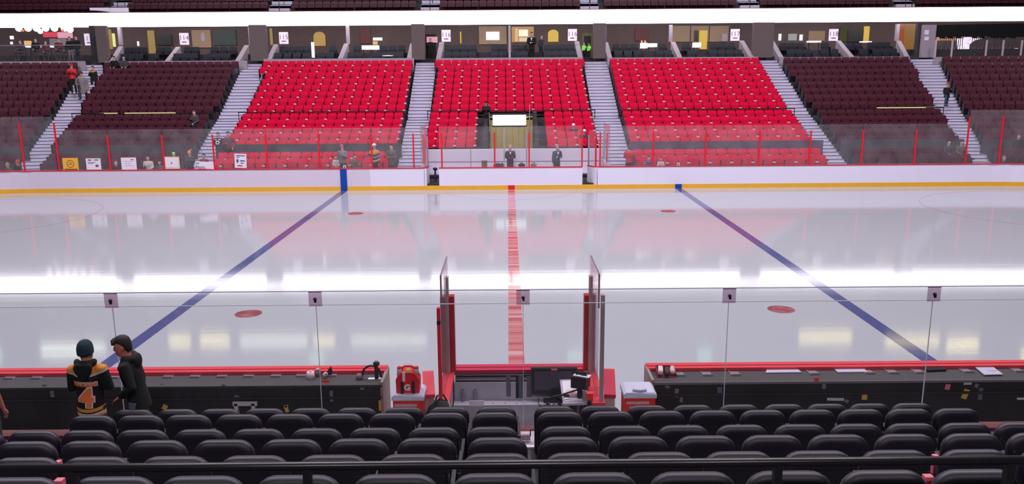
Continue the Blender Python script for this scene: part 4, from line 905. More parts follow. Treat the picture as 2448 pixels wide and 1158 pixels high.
d = thing('side_desk', 'small grey desk flap under the video camera', 'desk'); p = [atZ(u, v, .96) for u, v in ((1338, 908), (1400, 906), (1404, 964), (1346, 966))]
q = MB(); q.prism([(v.x, v.y, .93) for v in p], (0, 0, .03)); q.build('desk_flap', M_GREYW, d); q = MB(); q.box(p[3].x+.1, p[3].x+.2, p[3].y+.1, p[3].y+.2, .02, .93); q.build('desk_leg', M_BLACK, d)
sheet('large white paper sheet under the video camera', ((1343, 910), (1381, 908), (1404, 958), (1350, 960)), .962, M_PAPER)
sheet('second white paper lying on the large sheet', ((1352, 934), (1372, 932), (1376, 948), (1356, 950)), .968, mat('paper_mark', (.7, .55, .58), .7))
c = atZ(1386, 926, 1.12); t = thing('video_camera', 'black shoulder video camera with pan bar in the booth', 'camera', (c.x, c.y, .966), math.radians(-25))
q = MB(); q.box(-.10, .12, -.09, .09, .16, .32); q.build('camera_body', mat('camera_black', (.02, .012, .014), .4), t)
q = MB(); q.lathe([(.05, 0), (.055, .12), (.065, .16)], (0, .09, .24), 12, M=Matrix.Rotation(-PI/2, 4, 'X')); q.build('lens', M_BLACK, t)
q = MB(); q.box(-.08, .15, -.06, .05, .325, .335); q.box(-.02, .03, -.07, .06, .335, .34); q.build('white_label', M_PAPER, t); q = MB(); q.box(-.06, .10, -.02, .02, .34, .38); q.build('carry_handle', M_BLACK, t)
q = MB(); q.tube([(0, 0, .16), (0, 0, .0)], .04, 8); q.build('pan_head', M_BLACK, t); q = MB(); q.tube([(-.02, -.02, .12), (-.22, -.16, .06), (-.32, -.22, .04)], .014, 6); q.build('pan_bar', M_BLACK, t)
q = MB(); q.tube([(-.12, -.1, .04), (-.17, -.14, .05)], .022, 8); q.build('grip', M_BLACK, t); q = MB(); q.box(.08, .16, -.12, -.09, .02, .16); q.build('strap', mat('strap_stripe', (.3, .22, .24), .7, noise=.8, nscale=14), t)
c = atZ(1368, 946, .98); t = thing('pocket_radio', 'small pale box with pink face on the papers', 'radio', (c.x, c.y, .973), .2); q = MB(); q.box(-.06, .06, -.04, .04, 0, .04); q.build('radio_body', mat('radio_pale', (.55, .45, .47), .6), t); q = MB(); q.box(-.03, .02, -.03, .02, .04, .044); q.build('face', P_P, t); q = MB(); q.tube([(-.06, 0, .02), (-.15, .01, .015)], .01, 6); q.build('antenna', M_BLACK, t)
a = atZ(1410, 953, 1.06); t = thing('red_box', 'small red box at the foot of the right divider', 'box', (a.x, a.y, 1.05)); q = MB(); q.box(-.04, .04, -.04, .04, 0, .09); q.build('box_body', P_R, t); q = MB(); q.box(-.042, .042, -.042, .042, .07, .093); q.build('box_lid', P_R, t)
t = thing('cable_loop', 'thin black cable loop hanging under the desk flap', 'cable'); q = MB(); pts = []
for k in range(15): ang = PI*(k/14)*1.2-.2; p = atY(1384+20*math.cos(ang), 972-16*math.sin(ang), YN-1.0); pts.append(p)
q.tube(pts, .008, 6); q.build('cable', M_BLACK, t)
t = thing('cable_bundle', 'tangled black plug cables hanging right of the cable loop', 'cable'); q = MB()
for k in range(5): a = atY(1392+4*k, 962, YN-.95); b = atY(1386+7*k, 990, YN-.98); q.tube([a, (a+b)/2+Vector((.03*math.sin(k*2), 0, 0)), b], .014, 6)
q.build('cable', M_BLACK, t)

# things at the left door: cooler, carrier, bag, hose
def cooler(label, u0, u1, v0, vlid, Yf, hgt, open_flaps=False):
    a = atY(u0, vlid, Yf); b = atY(u1, vlid, Yf); cx = (a.x+b.x)/2; wd = abs(b.x-a.x); zt = atY((u0+u1)/2, vlid, Yf).z
    t = thing('cooler', label, 'cooler', (cx, Yf, .02)); H = zt-.02
    RB = mat('cooler_red', (.78, .012, .012), .45); WL = mat('cooler_lid', (.60, .58, .72), .5)
    q = MB(); q.prism([(-wd/2*.96, 0, 0), (wd/2*.96, 0, 0), (wd/2, 0, H), (-wd/2, 0, H)], (0, .36, 0)); q.build('tub', RB, t)
    q = MB(); q.prism([(-wd/2-.015, -.015, H), (wd/2+.015, -.015, H), (wd/2+.015, -.015, H+.05), (wd/2-.02, -.0, H+.075), (-wd/2+.02, 0, H+.075), (-wd/2-.015, -.015, H+.05)], (0, .39, 0)); q.build('lid', WL, t)
    q = MB(); q.box(-wd/2*.9, wd/2*.6, -.006, 0, H-.09, H-.05); q.box(-wd/2*.7, wd/2*.55, -.006, 0, H-.16, H-.12); q.build('lettering_band', mat('cooler_print', (.60, .35, .36), .6), t)
    if open_flaps:
        q = MB(); q.prism([(-.10, .03, H+.078), (0, .0, H+.078), (.0, .02, H+.085), (-.1, .05, H+.085)], (0, 0, .03)); q.prism([(.09, .03, H+.078), (0, .0, H+.078), (.0, .02, H+.085), (.09, .05, H+.085)], (0, 0, .03)); q.build('handle', mat('cooler_handle', (.42, .44, .62), .5), t)
    return t, H, wd, cx
tc, Hc, wc, cxc = cooler('red cooler with pale lid under the bottle carrier', 939, 1011, 945, 958, YN-1.35, .6)
cooler('red cooler with pale lid and folded handle, right bench door', 1494, 1567, 935, 952, YN-1.35, .6, True)
t = thing('bottle_carrier', 'red bottle carrier with white letter G and black straps', 'carrier', (cxc-.005, YN-1.28, .02+Hc+.075)); RB = mat('carrier_red', (.72, .006, .012), .45)
q = MB(); q.prism([(-.155, 0, 0), (.155, 0, 0), (.16, 0, .19), (.12, 0, .25), (.085, 0, .29), (-.085, 0, .29), (-.12, 0, .25), (-.16, 0, .19)], (0, .2, 0)); q.build('carrier_body', RB, t)
q = MB(); q.tube([(-.10, .1, .26), (-.075, .1, .335), (-.04, .1, .35), (.04, .1, .35), (.075, .1, .335), (.10, .1, .26)], .018, 8); q.build('handle', RB, t)
for x in (-.115, .115): q = MB(); q.lathe([(.035, 0), (.035, .09), (.022, .1), (.02, .12)], (x, .08, .23), 12); q.build('bottle', mat('bottle_mist', (.5, .42, .5), .4), t, True); q = MB(); q.lathe([(.03, .32), (.03, .345), (.012, .36)], (x, .08, 0), 12); q.build('bottle_cap', RB, t, True)
q = MB(); q.box(-.065, -.03, -.01, .0, .17, .31); q.build('white_card', M_PAPER, t); q = MB(); q.ell((.01, .05, .28), .045, .045, .06); q.build('sponge', mat('sponge_tan', (.55, .36, .12), .8), t, True)
o = instance(text_mesh('G', .115, mat('logo_white', (.8, .68, .7), .5), .003, .006, 4), 'logo', t, (-.005, -.006, .08)); o.rotation_euler = (PI/2, 0, 0)
for x in (-.075, .075): q = MB(); q.box(x-.018, x+.018, -.02, -.008, -.20, .17); q.build('strap', M_BLACK, t)
c = atY(1055, 968, -14.75); t = thing('kit_bag', 'round black kit bag with red tag and white cord', 'bag', (c.x, -14.75, .02)); zt = atY(1062, 953, -14.75).z-.02
q = MB(); q.ell((0, 0, zt*.55), .24, .16, zt*.45); q.box(-.2, .2, -.12, .12, 0, zt*.5); q.build('bag_body', mat('bag_black', (.012, .010, .013), .6), t, True)
q = MB(); q.tube([(-.13, 0, zt*.85), (-.05, 0, zt+.04), (.03, 0, zt+.05), (.1, 0, zt*.93)], .012, 6); q.build('handle', M_BLACK, t); q = MB(); q.ell((.07, -.15, zt*.84), .075, .012, .032); q.build('red_tag', P_P, t, True); q = MB(); q.tube([(.1, -.1, zt), (.13, -.11, zt*.93), (.12, -.13, zt*.85), (.2, -.12, zt*.9)], .008, 6); q.build('white_cord', M_PAPER, t)
q = MB(); q.tube([(-.26, -.05, zt*.55), (-.24, -.05, zt*.75), (-.14, -.05, zt*.93), (0, -.05, zt*1.02)], .014, 8); q.build('hose', M_BLACK, t)
# shelf clutter, left bench
def shelf_thing(name, label, cat, u, v, rz=0): p = onshelf(u, v); return thing(name, label, cat, (p.x, p.y, .985), rz)
t = shelf_thing('tape_roll', 'fat white tape roll on the left bench shelf', 'tape', 743, 905); q = MB(); q.lathe([(.018, .1), (.055, .1), (.062, 0), (.03, 0), (.018, .1)], (0, 0, 0), 18); q.build('tape', mat('tape_pinkwhite', (.72, .55, .6), .7), t, True); q = MB(); q.lathe([(.019, .06), (.018, .101)], (0, 0, 0), 12); q.build('core', M_BENCHBLK, t)
t = shelf_thing('tape_roll', 'brown tape roll standing behind the white roll', 'tape', 761, 900); q = MB(); q.lathe([(.02, .1), (.04, .1), (.045, 0), (.02, 0)], (0, 0, 0), 16); q.build('tape', mat('tape_brown', (.22, .12, .11), .7), t, True); q = MB(); q.lathe([(.03, .1), (.042, .112), (.02, .113)], (0, 0, 0), 16); q.build('rim', mat('rim_tan', (.5, .3, .26), .7), t, True)
t = shelf_thing('water_bottle', 'white squeeze bottle lying on the left bench shelf', 'bottle', 776, 903, .5); TL = Matrix.Rotation(math.radians(60), 4, 'X'); q = MB(); q.lathe([(.028, 0), (.032, .02), (.03, .09), (.014, .12)], (0, 0, .035), 12, M=TL); q.build('bottle_body', M_PAPER, t, True); q = MB(); q.lathe([(.016, .115), (.012, .14)], (0, 0, .035), 10, M=TL); q.build('cap', P_P, t)
t = shelf_thing('water_bottle', 'black squeeze bottle beside the white bottle', 'bottle', 787, 899, -.4); q = MB(); q.lathe([(.032, 0), (.034, .02), (.034, .09), (.02, .12), (.018, .13)], (0, 0, .0), 12, M=Matrix.Rotation(.25, 4, 'Y')); q.build('bottle_body', M_BLACK, t, True); q = MB(); q.lathe([(.019, .13), (.01, .15)], (0, 0, 0), 10, M=Matrix.Rotation(.25, 4, 'Y')); q.build('cap', M_DARK, t)
t = shelf_thing('headset', 'large black looped headset on the left bench shelf', 'headset', 890, 907); q = MB(); q.tube([(-.16, .02, .01)]+[(.13*math.cos(PI-PI*k/10)-.01, .02, .07+.13*math.sin(PI*k/10)) for k in range(11)]+[(.14, 0, .02)], .017, 8); q.build('headband', M_BLACK, t, True); q = MB(); q.box(.04, .09, -.02, .03, .0, .24); q.ell((.07, 0, .24), .05, .04, .04); q.build('boom', M_BLACK, t); q = MB(); q.ell((-.19, 0, .04), .055, .05, .05); q.build('ear_cup', mat('cup_mauve', (.2, .14, .16), .6), t, True)
q = MB(); p = onshelf(893, 907); q.box(-.1, .13, -.02, .05, 0, .004); tag(q.build('paper_sheet', M_PAPER, None, False, (p.x+.02, p.y, .985)), 'white paper under the headset on left bench shelf', 'paper')
q = MB(); p = onshelf(606, 893); q.box(-.055, .055, -.01, .02, 0, .008); tag(q.build('paper_slip', M_PAPER, None, False, (p.x, p.y, .985)), 'small white slip at the back of the left shelf', 'paper')
# right bench shelf
t = shelf_thing('puck_tray', 'red cardboard tray full of tape rolls at the end of right shelf', 'tray', 1592, 897); q = MB(); q.box(-.14, .14, -.10, .12, 0, .01); q.prism([(-.14, -.10, .01), (-.14, .12, .01), (-.14, .12, .11), (-.14, -.10, .05)], (.012, 0, 0)); q.prism([(.128, -.10, .01), (.128, .12, .01), (.128, .12, .09), (.128, -.10, .05)], (.012, 0, 0)); q.box(-.14, .14, .11, .12, .0, .11); q.build('tray_box', mat('tray_wine', (.25, .01, .03), .7), t)
for k in range(9):
    q = MB(); x, y = -.09+.09*(k % 3)+.01*(k//3), -.055+.065*(k//3); q.lathe([(.012, .07), (.036, .07), (.038, 0), (.012, 0)], (0, 0, 0), 12, M=Matrix.Rotation(.9*math.sin(k*2.1), 4, 'X')); q.build('tape_roll', mat('tape_%d' % (k % 3), ((.75, .55, .56), (.05, .02, .025), (.6, .42, .42))[k % 3], .7), t, True, (x, y, .035))
sheet('white board lying on right bench shelf, left one', ((1836, 879), (1900, 878), (1916, 892), (1830, 893)), .99, mat('board_lilac', (.50, .46, .58), .5), .012, 'white_board', 'board')
sheet('white board lying on right bench shelf, middle one', ((1987, 877), (2057, 876), (2074, 891), (2003, 892)), .99, mat('board_lilac', (.50, .46, .58), .5), .012, 'white_board', 'board')
sheet('white board hanging over the right shelf edge, far right', ((2320, 871), (2363, 871), (2398, 897), (2353, 898)), 1.0, mat('board_lilac', (.50, .46, .58), .5), .012, 'white_board', 'board')
sheet('black folder lying on the right bench shelf', ((2204, 868), (2237, 867), (2262, 888), (2216, 890)), .99, M_CLBLK, .03, 'folder', 'folder')
# white steps seen in the gap between the middle seats
t = thing('step_block', 'pale step block with metal brackets in the centre gap between seats', 'step'); c = atY(1256, 1058, -15.6); fsec(c.x-.16, c.x+.2, -15.75, -15.3, .5, c.z).build('step_body', mat('step_pale', (.55, .48, .52), .7, noise=.3, nscale=9), t); fsec(c.x-.17, c.x+.21, -15.77, -15.72, c.z, c.z+.02).build('step_edge', M_WHITE, t)
fsec(c.x-.07, c.x+.06, -15.6, -15.56, c.z+.02, c.z+.09).build('bracket', mat('bracket_mauve', (.4, .28, .32), .5), t); q = MB(); q.tube([(c.x+.06, -15.6, c.z+.08), (c.x+.06, -15.6, c.z+.16), (c.x+.14, -15.6, c.z+.16)], .008, 6); q.build('hook', M_BLACK, t)

# ------------------------------------------------------------------ near seats
NY = [-16.1-.93*k for k in range(6)]; NZ = [1.73, 2.07, 2.34, 2.68, 3.01, 3.36]
NV = [974, 988, 1028, 1050, 1087, 1133]
NX = [[318, 423, 526, 632, 742, 852, 965, 1073, 1186, 1325, 1435, 1547, 1656, 1766, 1874, 1977, 2078, 2180],
      [220, 335, 449, 570, 692, 814, 937, 1061, 1183, 1338, 1460, 1583, 1704, 1824, 1943, 2058, 2173, 2286],
      [-52, 80, 208, 340, 478, 617, 757, 896, 1037, 1177, 1352, 1494, 1633, 1773, 1913, 2047, 2178, 2307, 2440],
      [-95, 62, 215, 374, 535, 696, 857, 1020, 1190, 1358, 1526, 1687, 1846, 2004, 2164, 2323, 2480],
      [-125, 60, 230, 418, 607, 795, 987, 1186, 1384, 1577, 1766, 1955, 2140, 2330, 2520],
      [40, 270, 482, 712, 944, 1182, 1421, 1656, 1886, 2113, 2334, 2560]]
def pillow():
    wd, z0, z1 = .455, -.62, 0.0; N = 7
    def outline(ins, zt):
        r1, r2 = .125-ins*.6, .05; hw = wd/2-ins; pts = []
        for cx, cz, r, a0 in ((hw-r2, z0+ins+r2, r2, -PI/2), (hw-r1, -ins-r1, r1, 0), (-hw+r1, -ins-r1, r1, PI/2), (-hw+r2, z0+ins+r2, r2, PI)):
            for k in range(N): a = a0+PI/2*k/(N-1); pts.append((cx+r*math.cos(a), cz+r*math.sin(a)))
        return pts
    vs = []; lv = [(.09, -.052), (.045, -.05), (.015, -.040), (.003, -.022), (0, 0), (.004, .018), (.02, .03), (.06, .034)]
    for ins, y in lv:
        for x, z in outline(ins, 0): 
            dip = -.014*(1-(x/.2275)**2) if z > -.2 else 0
            tap = 1-.06*max(0, (-z-.15)/.45)
            vs.append((x*tap, y+.10*(x*x)*-3*.5+.13*z*-.35, z+dip*max(0, 1+z/.2)))
    n = 4*N; fs = []
    for i in range(len(lv)-1):
        for k in range(n): fs.append((i*n+k, i*n+(k+1) % n, (i+1)*n+(k+1) % n, (i+1)*n+k))
    fs.append(tuple(range(n))[::-1]); fs.append(tuple(range((len(lv)-1)*n, len(lv)*n)))
    m = MB(); m.add(vs, fs); return m
ME_PIL = pillow().mesh('arena_chair_back', M_CHAIR, True)
q = MB(); q.prism([(-.20, -.052, -.56), (.20, -.052, -.56), (.205, -.053, -.14), (.195, -.055, -.125), (-.195, -.055, -.125), (-.205, -.053, -.14)], (0, -.012, 0)); ME_SHL = q.mesh('arena_chair_shell', M_CHAIRB)
q = MB(); q.box(-.22, .22, .05, .14, -.60, -.22); ME_CUS = q.mesh('arena_chair_pan', M_CHAIR)
q = MB(); q.box(.23, .255, -.05, .12, -.88, -.28); q.box(.228, .256, -.02, .30, -.29, -.26); ME_ARM = q.mesh('arena_chair_arm', M_CHAIRB)
for k in range(6):
    n = len(NX[k])
    for i, u in enumerate(NX[k]):
        v = NV[k]-(u-1224)*.007; p = atY(u, v, NY[k])
        z = NZ[k]; j = i-sum(1 for q_ in NX[k] if q_ < -40)
        t = thing('arena_chair', ('black padded arena chair, %s from left, %s row from the bench glass' % (first(j), first(k))) if j >= 0 else 'black arena chair cut off at the left edge, %s row from glass' % first(k), 'chair', (p.x, NY[k], z), 0, 'black padded chairs on the near side')
        instance(ME_PIL, 'backrest', t); instance(ME_SHL, 'back_shell', t); instance(ME_CUS, 'seat_cushion', t); instance(ME_ARM, 'armrest', t)
mb = MB()
for k in range(6): mb.box(-14, 14, NY[k]-.5, NY[k]+.43, NZ[k]-1.2, NZ[k]-.88)
mb.box(-14, 14, NY[0]+.43, YG-.06, .3, NZ[0]-.9)
struct('seating_terrace', mb, mat('terrace_black', (.012, .010, .012), .9))
# railing across the foreground
YRL = -21.1; zr = atY(1224, 1111, YRL).z
t = thing('foreground_railing', 'dark round railing bar crossing the foreground seats', 'railing')
M_RAIL = mat('rail_black', (.014, .012, .015), .3, spec=.7)
q = MB(); q.tube([(-5, YRL, zr), (5, YRL, zr)], .021, 14); q.build('rail_bar', M_RAIL, t, True)
for u in (175, 735, 1302, 1858, 2411): x = atY(u, 1135, YRL).x; fsec(x-.018, x+.018, YRL-.02, YRL+.02, 2.3, zr-.01).build('rail_post', M_RAIL, t)
for u, v, w_, lab in ((140, 1110, 9, 'left aisle, upper'), (2236, 1096, 10, 'right aisle, upper'), (2218, 1146, 13, 'right aisle, lower'), (143, 1155, 12, 'left aisle, lower')):
    k = 4 if v < 1120 else 5; p = atY(u, v, NY[k]+.1); fs = w_/1946*3.4; t = thing('row_marker', 'small red row marker on a chair side, %s' % lab, 'marker', (p.x, p.y, p.z)); q = MB(); q.box(-fs, fs, -.02, .02, -.35, .02); q.build('marker_plate', P_P, t); q = MB(); q.box(-fs*.6, fs*.6, -.024, -.02, -.03, 0); q.build('marker_print', M_RED, t)
area('near_lamp', (0, -18, 14), (0, -17, 2), 16, 2, 160, (.85, .75, 1))

# ------------------------------------------------------------------ people
def remesh(o, vox, it=4):
    r = o.modifiers.new('remesh', 'REMESH'); r.mode = 'VOXEL'; r.voxel_size = vox; r.use_smooth_shade = True
    s = o.modifiers.new('smooth', 'SMOOTH'); s.iterations = it; s.factor = .5
    return o
def hand(mb, w0, d, side, k, curl=.5):
    """palm with four curled fingers and a thumb leaving its side; w0 wrist, d direction"""
    d = d.normalized(); u = Vector((0, 0, 1)) if abs(d.z) < .8 else Vector((0, -1, 0)); a = d.cross(u).normalized(); b = a.cross(d).normalized()
    c = w0+d*.05*k
    mb.rings([(w0-d*.01*k, a*.022*k, b*.018*k), (w0+d*.02*k, a*.034*k, b*.017*k), (w0+d*.07*k, a*.040*k, b*.014*k), (w0+d*.088*k, a*.036*k, b*.011*k)], 10)
    for i, L in enumerate((.062, .074, .068, .052)):
        f = w0+d*.08*k+a*(-.030+.020*i)*k; g = -b
        p1 = f+d*L*.45*k; p2 = p1+(d*math.cos(curl)+g*math.sin(curl))*L*.35*k; p3 = p2+(d*math.cos(curl*1.8)+g*math.sin(curl*1.8))*L*.3*k
        mb.tube([f-d*.015*k, f, p1, p2, p3], [.0095*k, .0095*k, .009*k, .008*k, .006*k], 6)
    th = w0+d*.03*k+a*.032*side*k; mb.tube([th-a*side*.01*k, th, th+(d*.6+a*side*.7)*.035*k, th+(d*.9+a*side*.3-b*.3)*.06*k], [.012*k, .012*k, .010*k, .007*k], 6)
ARM = {'down': ((.05, .01, -.28), (.06, -.05, -.53)), 'front': ((.06, -.03, -.27), (-.09, -.25, -.25)), 'phone': ((.05, -.10, -.25), (-.12, -.28, -.08)),
       'lap': ((.06, -.06, -.26), (-.05, -.30, -.34)), 'pocket': ((.12, .05, -.26), (.02, -.10, -.46)), 'chest': ((.05, .02, -.27), (-.05, -.21, -.14)), 'out': ((.20, -.05, -.20), (.28, -.22, -.34)), 'fist': ((.05, .05, -.27), (.02, -.13, -.36)), 'reach': ((.05, -.15, -.24), (.03, -.40, -.22))}
def person(label, loc, rz, h=1.75, pose='stand', top=M_CLBLK, bot=M_CLJEAN, skin=M_SKIN2, hair=M_HAIRB, hat=None, arms=('down', 'down'), lean=0.0, turn=0.0, nod=0.0, near=False, hood=False, long=False, seat=.45, extra=None, short=False):
    k = h/1.75; hs = 1.0+max(0, 1.75-h)*.45; vox = .0125 if near else .026
    t = thing('person', label, 'person', loc, rz)
    ph = .95 if pose == 'stand' else seat/k+.10
    RX = Matrix.Rotation(lean, 4, 'X')
    def U(x, y, z): q = RX @ Vector((x, y, z-.95)); return (q+Vector((0, 0, ph)))*k
    def ring(z, rx, ry, y=0): return (U(0, y, z), Vector((rx*k, 0, 0)), (RX @ Vector((0, ry, 0)))*k)
    hd = U(0, -.012, 1.622);  HM = Matrix.Rotation(turn, 4, 'Z') @ Matrix.Rotation(nod+lean*.4, 4, 'X')
    SH = [U(s*.175, 0, 1.405) for s in (-1, 1)]
    EL, WR = [], []
    for i, s in enumerate((-1, 1)):
        e, w_ = ARM[arms[i]]; EL.append(SH[i]+RX @ Vector((s*e[0], e[1], e[2]))*k); WR.append(SH[i]+RX @ Vector((s*w_[0], w_[1], w_[2]))*k)
    if pose == 'stand':
        HP = [Vector((s*.085, 0, .92))*k for s in (-1, 1)]; KN = [Vector((s*.10, -.015, .50))*k for s in (-1, 1)]; AN = [Vector((s*.11, .02, .085))*k for s in (-1, 1)]
    elif pose == 'step':
        HP = [Vector((s*.085, 0, .92))*k for s in (-1, 1)]; KN = [Vector((-.10, -.10, .52))*k, Vector((.10, .03, .50))*k]; AN = [Vector((-.11, -.06, .085))*k, Vector((.12, .10, .085))*k]
    else:
        HP = [Vector((s*.085, 0, ph-.03))*k for s in (-1, 1)]; KN = [Vector((s*.13, -.42, ph-.01))*k for s in (-1, 1)]; AN = [Vector((s*.13, -.40, .085))*k for s in (-1, 1)]
    # body: one continuous surface with head, neck and hands
    m = MB()
    m.rings([ring(.90, .12, .09), ring(.98, .145, .10), ring(1.10, .125, .09), ring(1.28, .15, .105), ring(1.40, .15, .085), ring(1.46, .080, .065), ring(1.49, .062, .060), ring(1.57, .060, .062)], 14)
    hr = []
    for z, rx, ry, y in ((-.115, .030, .035, -.045), (-.10, .048, .058, -.030), (-.06, .062, .080, -.012), (-.01, .070, .092, 0), (.04, .074, .096, .004), (.085, .064, .082, .008), (.112, .036, .046, .010), (.12, .01, .012, .010)):
        hr.append((hd+HM @ Vector((0, y, z))*k*hs, HM @ Vector((rx, 0, 0))*k*hs, HM @ Vector((0, ry, 0))*k*hs))
    m.rings(hr, 16)
    P = lambda x, y, z: hd+HM @ Vector((x, y, z))*k*hs
    m.tube([P(0, -.085, .015), P(0, -.104, -.02), P(0, -.112, -.036), P(0, -.09, -.042)], [.008*k, .012*k, .015*k, .008*k], 7)      # nose
    m.tube([P(-.022, -.083, -.072), P(0, -.089, -.070), P(.022, -.083, -.072)], .008*k, 6); m.ell(P(0, -.070, -.1), .022*k, .018*k, .016*k)      # lips, chin
    for s in (-1, 1):
        m.ell(P(s*.075, .012, -.018), .012*k, .020*k, .032*k)
        i = 0 if s < 0 else 1
        m.tube([SH[i], EL[i], WR[i]], [.045*k, .036*k, .026*k], 8); hand(m, WR[i], (WR[i]-EL[i]), 1 if s < 0 else -1, k*(1.0 if near else 1.05))
        m.tube([HP[i], KN[i], AN[i]], [.075*k, .050*k, .036*k], 8)
        m.tube([AN[i]+Vector((0, .05, -.03))*k, AN[i]+Vector((0, -.10, -.05))*k], [.035*k, .03*k], 8)
    remesh(m.build('body', skin, t), vox, 3)
    # trousers
    m = MB(); pb = ph if pose != 'sit' else ph
    m.rings([(Vector((0, .0, ph-.06))*k, Vector((.15*k, 0, 0)), Vector((0, .105*k, 0))), (Vector((0, 0, ph+.03))*k, Vector((.162*k, 0, 0)), Vector((0, .115*k, 0))), (Vector((0, 0, ph+.11))*k, Vector((.15*k, 0, 0)), Vector((0, .105*k, 0)))], 14)
    for i in (0, 1): m.tube([HP[i], (HP[i]+KN[i])/2, KN[i], (KN[i]+AN[i])/2, AN[i]+Vector((0, 0, .0))], [.092*k, .085*k, .068*k, .064*k, .056*k], 10)
    remesh(m.build('trousers', bot, t), vox, 4)
    m = MB()
    for i in (0, 1): A = AN[i]; m.rings([(A+Vector((0, y, z))*k, Vector((rx*k, 0, 0)), Vector((0, 0, rz_*k))) for y, z, rx, rz_ in ((.075, -.045, .025, .03), (.04, -.04, .04, .044), (-.04, -.045, .045, .04), (-.13, -.058, .046, .026), (-.17, -.062, .025, .02))], 10)
    m.build('shoes', M_BLACK, t, True)
    # shirt or jacket
    m = MB(); zb = .78 if long else .86
    m.rings([ring(zb, .178, .128), ring(.95, .172, .125), ring(1.10, .160, .118), ring(1.28, .180, .132), ring(1.38, .172, .115), ring(1.44, .125, .085), ring(1.475, .078, .07)], 16)
    for i in (0, 1):
        d = (WR[i]-EL[i]).normalized()
        if short: m.tube([SH[i]+Vector((.04*(1 if i == 0 else -1)*k, 0, 0)), SH[i], SH[i]*.3+EL[i]*.7], [.07*k, .076*k, .068*k], 10)
        else: m.tube([SH[i]+Vector((.04*(1 if i == 0 else -1)*k, 0, 0)), SH[i], (SH[i]+EL[i])/2, EL[i], (EL[i]+WR[i])/2, WR[i]+d*.0], [.07*k, .076*k, .066*k, .058*k, .054*k, .046*k], 10)
    if hood:
        for a in range(-4, 5): an = a*.38; m.ell(U(.115*math.sin(an), .075*math.cos(an)+.01, 1.475-.03*math.cos(an)), .052*k, .055*k, .05*k, 8, 6)
        m.ell(U(0, .115, 1.40), .10*k, .05*k, .10*k, 10, 6)
    sh = remesh(m.build('shirt', top, t), vox, 4)
    # head wear / hair
    m = MB(); hm = hair; nm = 'hair'
    if hat and hat[0] in ('beanie', 'santa'):
        nm = 'hat'; hm = hat[1]
        m.rings([(P(0, .012, z), HM @ Vector((rx, 0, 0))*k, HM @ Vector((0, ry, 0))*k) for z, rx, ry in ((-.025, .090, .112), (.0, .096, .118), (.06, .094, .116), (.105, .080, .098), (.135, .052, .064), (.150, .015, .02))], 18)
        if hat[0] == 'santa': m.ell(P(.06, .06, .16), .045*k, .045*k, .045*k)
    elif hat:
        nm = 'hat'; hm = hat[1]
        m.rings([(P(0, .008, z), HM @ Vector((rx, 0, 0))*k, HM @ Vector((0, ry, 0))*k) for z, rx, ry in ((.03, .086, .108), (.07, .084, .104), (.11, .064, .08), (.13, .02, .025))], 16)
        m.rings([(P(0, -.10, .04), HM @ Vector((.07, 0, 0))*k, HM @ Vector((0, 0, .008))*k), (P(0, -.17, .03), HM @ Vector((.055, 0, 0))*k, HM @ Vector((0, 0, .005))*k)], 10)
    else:
        m.rings([(P(0, y, z), HM @ Vector((rx, 0, 0))*k, HM @ Vector((0, ry, 0))*k) for z, rx, ry, y in ((-.075, .050, .030, .062), (-.045, .066, .048, .056), (.0, .079, .068, .040), (.035, .082, .084, .028), (.065, .081, .104, .006), (.095, .073, .094, .004), (.122, .046, .060, .006), (.134, .012, .015, .008))], 16)
        if near: 
            for a in range(-3, 4): m.ell(P(.02*a, -.088+.004*abs(a), .075+.012*((a*7) % 3-1)), .02*k, .024*k, .028*k, 8, 5)
    hh = m.build(nm, hm, t, True)
    if near: remesh(hh, .009, 2)
    if not hat or hat[0] == 'beanie':
        pass
    m = MB()
    for s in (-1, 1): m.ell(P(s*.030, -.086, .006), .011*k, .008*k, .007*k, 8, 5)
    m.build('eyes', M_EYE, t, True)
    m = MB(); m.tube([P(-.02, -.0905, -.071), P(.02, -.0905, -.071)], .004*k, 5); m.build('mouth', M_LIP, t)
    if extra: extra(t, k, P, U, WR, sh)
    return t
# striped black and gold jersey, seen from behind
def zmat(name, bands, base, yoke=None):
    """cloth whose dyed bands follow the height on the garment"""
    m = bpy.data.materials.new(name); m.use_nodes = True; nt = m.node_tree; b = nt.nodes['Principled BSDF']; L = nt.links.new; b.inputs['Roughness'].default_value = .85
    tc = nt.nodes.new('ShaderNodeTexCoord'); sx = nt.nodes.new('ShaderNodeSeparateXYZ'); L(tc.outputs['Object'], sx.inputs[0])
    sq = nt.nodes.new('ShaderNodeMath'); sq.operation = 'MULTIPLY'; L(sx.outputs[0], sq.inputs[0]); L(sx.outputs[0], sq.inputs[1])
    ad = nt.nodes.new('ShaderNodeMath'); ad.operation = 'MULTIPLY_ADD'; ad.inputs[1].default_value = -1.1; L(sq.outputs[0], ad.inputs[0]); L(sx.outputs[2], ad.inputs[2])
    r = nt.nodes.new('ShaderNodeValToRGB'); r.color_ramp.interpolation = 'CONSTANT'; e = r.color_ramp.elements
    mr = nt.nodes.new('ShaderNodeMapRange'); mr.inputs[1].default_value = 0; mr.inputs[2].default_value = 2
    L(ad.outputs[0], mr.inputs[0]); L(mr.outputs[0], r.inputs[0])
    e[0].position = 0; e[0].color = (*base, 1); e.remove(e[1])
    for z, c in bands: q = e.new(z/2); q.color = (*c, 1)
    L(r.outputs[0], b.inputs['Base Color']); return m
GOLDC, BLKC, WHC = (.62, .24, .025), (.004, .004, .005), (.55, .42, .42)
